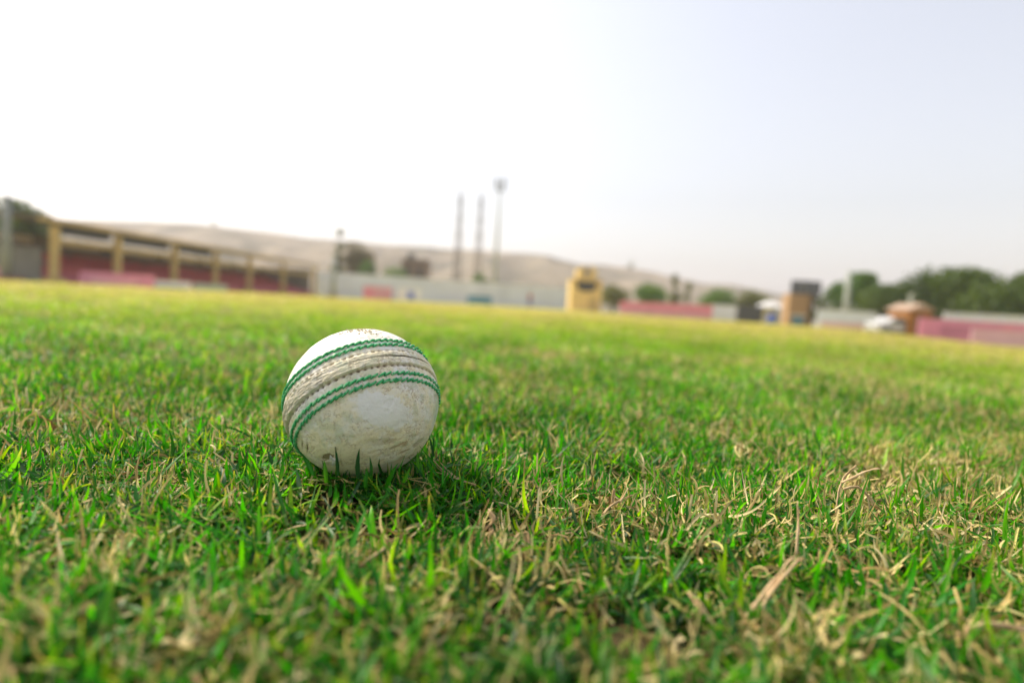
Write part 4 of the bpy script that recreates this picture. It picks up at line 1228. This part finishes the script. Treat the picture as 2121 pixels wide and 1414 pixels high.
# ---- trees
TREE_COL = {'dark': ((0.036, 0.075, 0.008), (0.080, 0.130, 0.012)), 'green': ((0.045, 0.125, 0.010), (0.095, 0.185, 0.016)), 'olive': ((0.105, 0.125, 0.035), (0.15, 0.16, 0.05)), 'brown': ((0.10, 0.085, 0.045), (0.13, 0.115, 0.05))}
def tree(label, px, Y, py_top, py_bot, half_px, kind='green', cat='tree', name='tree', seed=0, group=None, shape='round', nleaf=3600):
    g = np.random.default_rng(1000 + seed)
    P = on_ground(px, Y); zt = zat(px, py_top, Y) - P.z; zb = max(0.25, zat(px, py_bot, Y) - P.z); W = 1.25 * half_px / PX * Y
    t = thing(name, label, cat, P, group)
    # clumps of leaves spread through the crown
    nc = 16 if shape == 'round' else 10
    cl = []
    H = zt - zb
    for k in range(nc):
        u = g.uniform(0, 1)
        if shape == 'round':
            wr = math.sqrt(max(0.08, 1 - (2 * u - 0.85) ** 2)); rr = 0.46 * min(W, H * 0.9) * g.uniform(0.75, 1.15)
            an = 2 * np.pi * (k * 0.382 + 0.1 * g.normal()); ra = math.sqrt(g.uniform(0.15, 1)); cl.append((math.cos(an) * ra * (W * 1.05 - rr) * wr, math.sin(an) * ra * (W - rr) * wr, zb + rr * 0.6 + u * (H - 1.5 * rr), rr))
        else:
            rr = W * g.uniform(0.75, 1.0) * (1 - 0.55 * u)
            cl.append((g.normal(0, 0.15) * W, g.normal(0, 0.15) * W, zb + u * H * 0.92, rr))
    cl = np.array(cl)
    cl[np.argmax(cl[:, 2]), 2] = zt - cl[np.argmax(cl[:, 2]), 3]
    ci = g.integers(0, nc, nleaf)
    dirs = g.normal(0, 1, (nleaf, 3)); dirs /= np.linalg.norm(dirs, axis=1)[:, None]
    rr = g.uniform(0.25, 1, nleaf) ** 0.5
    p = cl[ci, :3] + dirs * (cl[ci, 3] * rr)[:, None] * np.array([1, 1, 0.8])
    p[:, 2] = np.maximum(p[:, 2], 0.05)
    ls = np.clip(0.05 * (W + H) * 0.5, 0.10, 0.34) * g.uniform(0.6, 1.3, nleaf)
    a = g.normal(0, 1, (nleaf, 3)); a /= np.linalg.norm(a, axis=1)[:, None]
    b = np.cross(a, g.normal(0, 1, (nleaf, 3))); b /= np.linalg.norm(b, axis=1)[:, None]
    q = np.stack([p - a * ls[:, None], p + b * ls[:, None] * 0.5, p + a * ls[:, None], p - b * ls[:, None] * 0.5], 1).reshape(-1, 3)
    c0, c1 = TREE_COL[kind]
    mixv = g.uniform(0, 1, nc)[ci] * 0.7 + g.uniform(0, 0.3, nleaf)
    col = np.array(c0)[None] * (1 - mixv[:, None]) + np.array(c1)[None] * mixv[:, None]
    np_mesh('crown', q, np.arange(nleaf * 4).reshape(-1, 4), M_LEAF, t, False, {"tint": np.repeat(col, 4, 0)})
    tr = MB(); r0 = max(0.07, 0.055 * H)
    top = zb + H * 0.5
    tr.tube([(0, 0, -0.1), (g.normal(0, 0.05) * W, 0, top * 0.5), (g.normal(0, 0.08) * W, 0, top)], [r0 * 1.25, r0 * 0.85, r0 * 0.4], 9)
    for k in range(min(6, nc)):
        c = cl[k]
        tr.tube([(0, 0, top * 0.45), (c[0] * 0.5, c[1] * 0.5, (top * 0.5 + c[2]) / 2), (c[0], c[1], c[2])], [r0 * 0.5, r0 * 0.35, r0 * 0.12], 6)
    tr.build('trunk', M_BARK, t, True)
    return t
G_T = 'trees round the ground'
TREES = [
    ('large dark green tree at the left edge behind the grey mast', 25, 62, 402, 556, 85, 'dark', 'round', 5200),
    ('slim upright conifer like tree behind the grey mast beside the grandstand end', 697, 122, 474, 600, 15, 'olive', 'slim', 1800),
    ('dull brown bushy tree right of the slim upright one behind the wall', 735, 124, 492, 560, 32, 'brown', 'round', 2400),
    ('low green bush showing over the wall below the brown house', 762, 118, 536, 600, 24, 'green', 'round', 1800),
    ('low green bush showing over the wall left of the block house', 815, 119, 543, 600, 26, 'green', 'round', 1800),
    ('small green bush at the foot of the right lattice tower', 990, 116, 562, 610, 18, 'green', 'round', 1500),
    ('olive green tree close behind the yellow building', 1268, 92, 583, 636, 33, 'olive', 'round', 2800),
    ('round green tree above the deep pink boards', 1345, 90, 580, 632, 38, 'green', 'round', 3200),
    ('thin dry poplar right of the round green tree', 1393, 130, 566, 640, 12, 'olive', 'slim', 1500),
    ('thin grey green poplar standing alone above the pink boards', 1421, 130, 582, 640, 11, 'olive', 'slim', 1500),
    ('round dark green tree left of the dark screen', 1483, 92, 588, 645, 40, 'green', 'round', 3200),
    ('olive crowned tree right behind the dark screen', 1553, 92, 593, 650, 38, 'olive', 'round', 3000),
    ('small dark shrub against the right side of the tan tower', 1697, 71, 606, 668, 16, 'dark', 'round', 1500),
    ('green tree left of the pale whitish mast', 1728, 76, 578, 652, 26, 'green', 'round', 2400),
    ('round topped green tree just right of the pale whitish mast', 1780, 74, 556, 656, 46, 'green', 'round', 3400),
    ('low spreading dark tree between the pale mast and the white car', 1826, 66, 580, 664, 62, 'dark', 'round', 3600),
    ('tall dark tree with an open crown behind the rusty hut', 1925, 66, 540, 668, 66, 'dark', 'round', 4200),
    ('dark tree with sky gaps above the left part of the magenta board', 1995, 62, 543, 672, 74, 'dark', 'round', 4200),
    ('broad dark green tree at the right edge above the white wall', 2068, 58, 548, 676, 95, 'dark', 'round', 5000),
    ('dense dark tree cut by the right edge of the picture', 2150, 56, 546, 676, 80, 'dark', 'round', 5000),
    ('tiny tree on the ridge above the middle of the grandstand', 442, 428, 454, 480, 9, 'olive', 'slim', 500),
    ('tiny tree on the ridge right of the yellow building', 1299, 428, 536, 562, 9, 'olive', 'slim', 500),
]
for k, (lab, px, Y, pt, pb, hw, kind, shp, nl) in enumerate(TREES):
    if Y > 400:
        # stands on the ridge of the hill
        P = at(px, pb - 4, Y)
        zt = zat(px, pt, Y)
        t = tree(lab, px, Y, pt, pb, hw, kind, seed=k, group=G_T, shape=shp, nleaf=nl)
        for ch in t.children:
            if ch.name.startswith('trunk'):
                me = ch.data
                for v in me.vertices: v.co.z = max(v.co.z, P.z - 3 + 0.02 * v.co.z)
    else:
        tree(lab, px, Y, pt, pb, hw, kind, seed=k, group=G_T, shape=shp, nleaf=nl)

# ------------------------------------------------------------------ dusty air
def haze():
    m = bpy.data.materials.new("dusty_air"); m.use_nodes = True
    t = m.node_tree; t.nodes.clear()
    out = t.nodes.new("ShaderNodeOutputMaterial"); pv = t.nodes.new("ShaderNodeVolumePrincipled")
    pv.inputs["Color"].default_value = (0.86, 0.87, 0.96, 1)
    pv.inputs["Density"].default_value = 0.0005
    pv.inputs["Anisotropy"].default_value = 0.3
    t.links.new(pv.outputs[0], out.inputs["Volume"])
    o = MB().box(-1500, 1500, -40, 1100, -1.2, 75).build("haze", m)
    tag(o, "thin pale dusty haze over the ground and the hills", None, None, 'stuff')
haze()
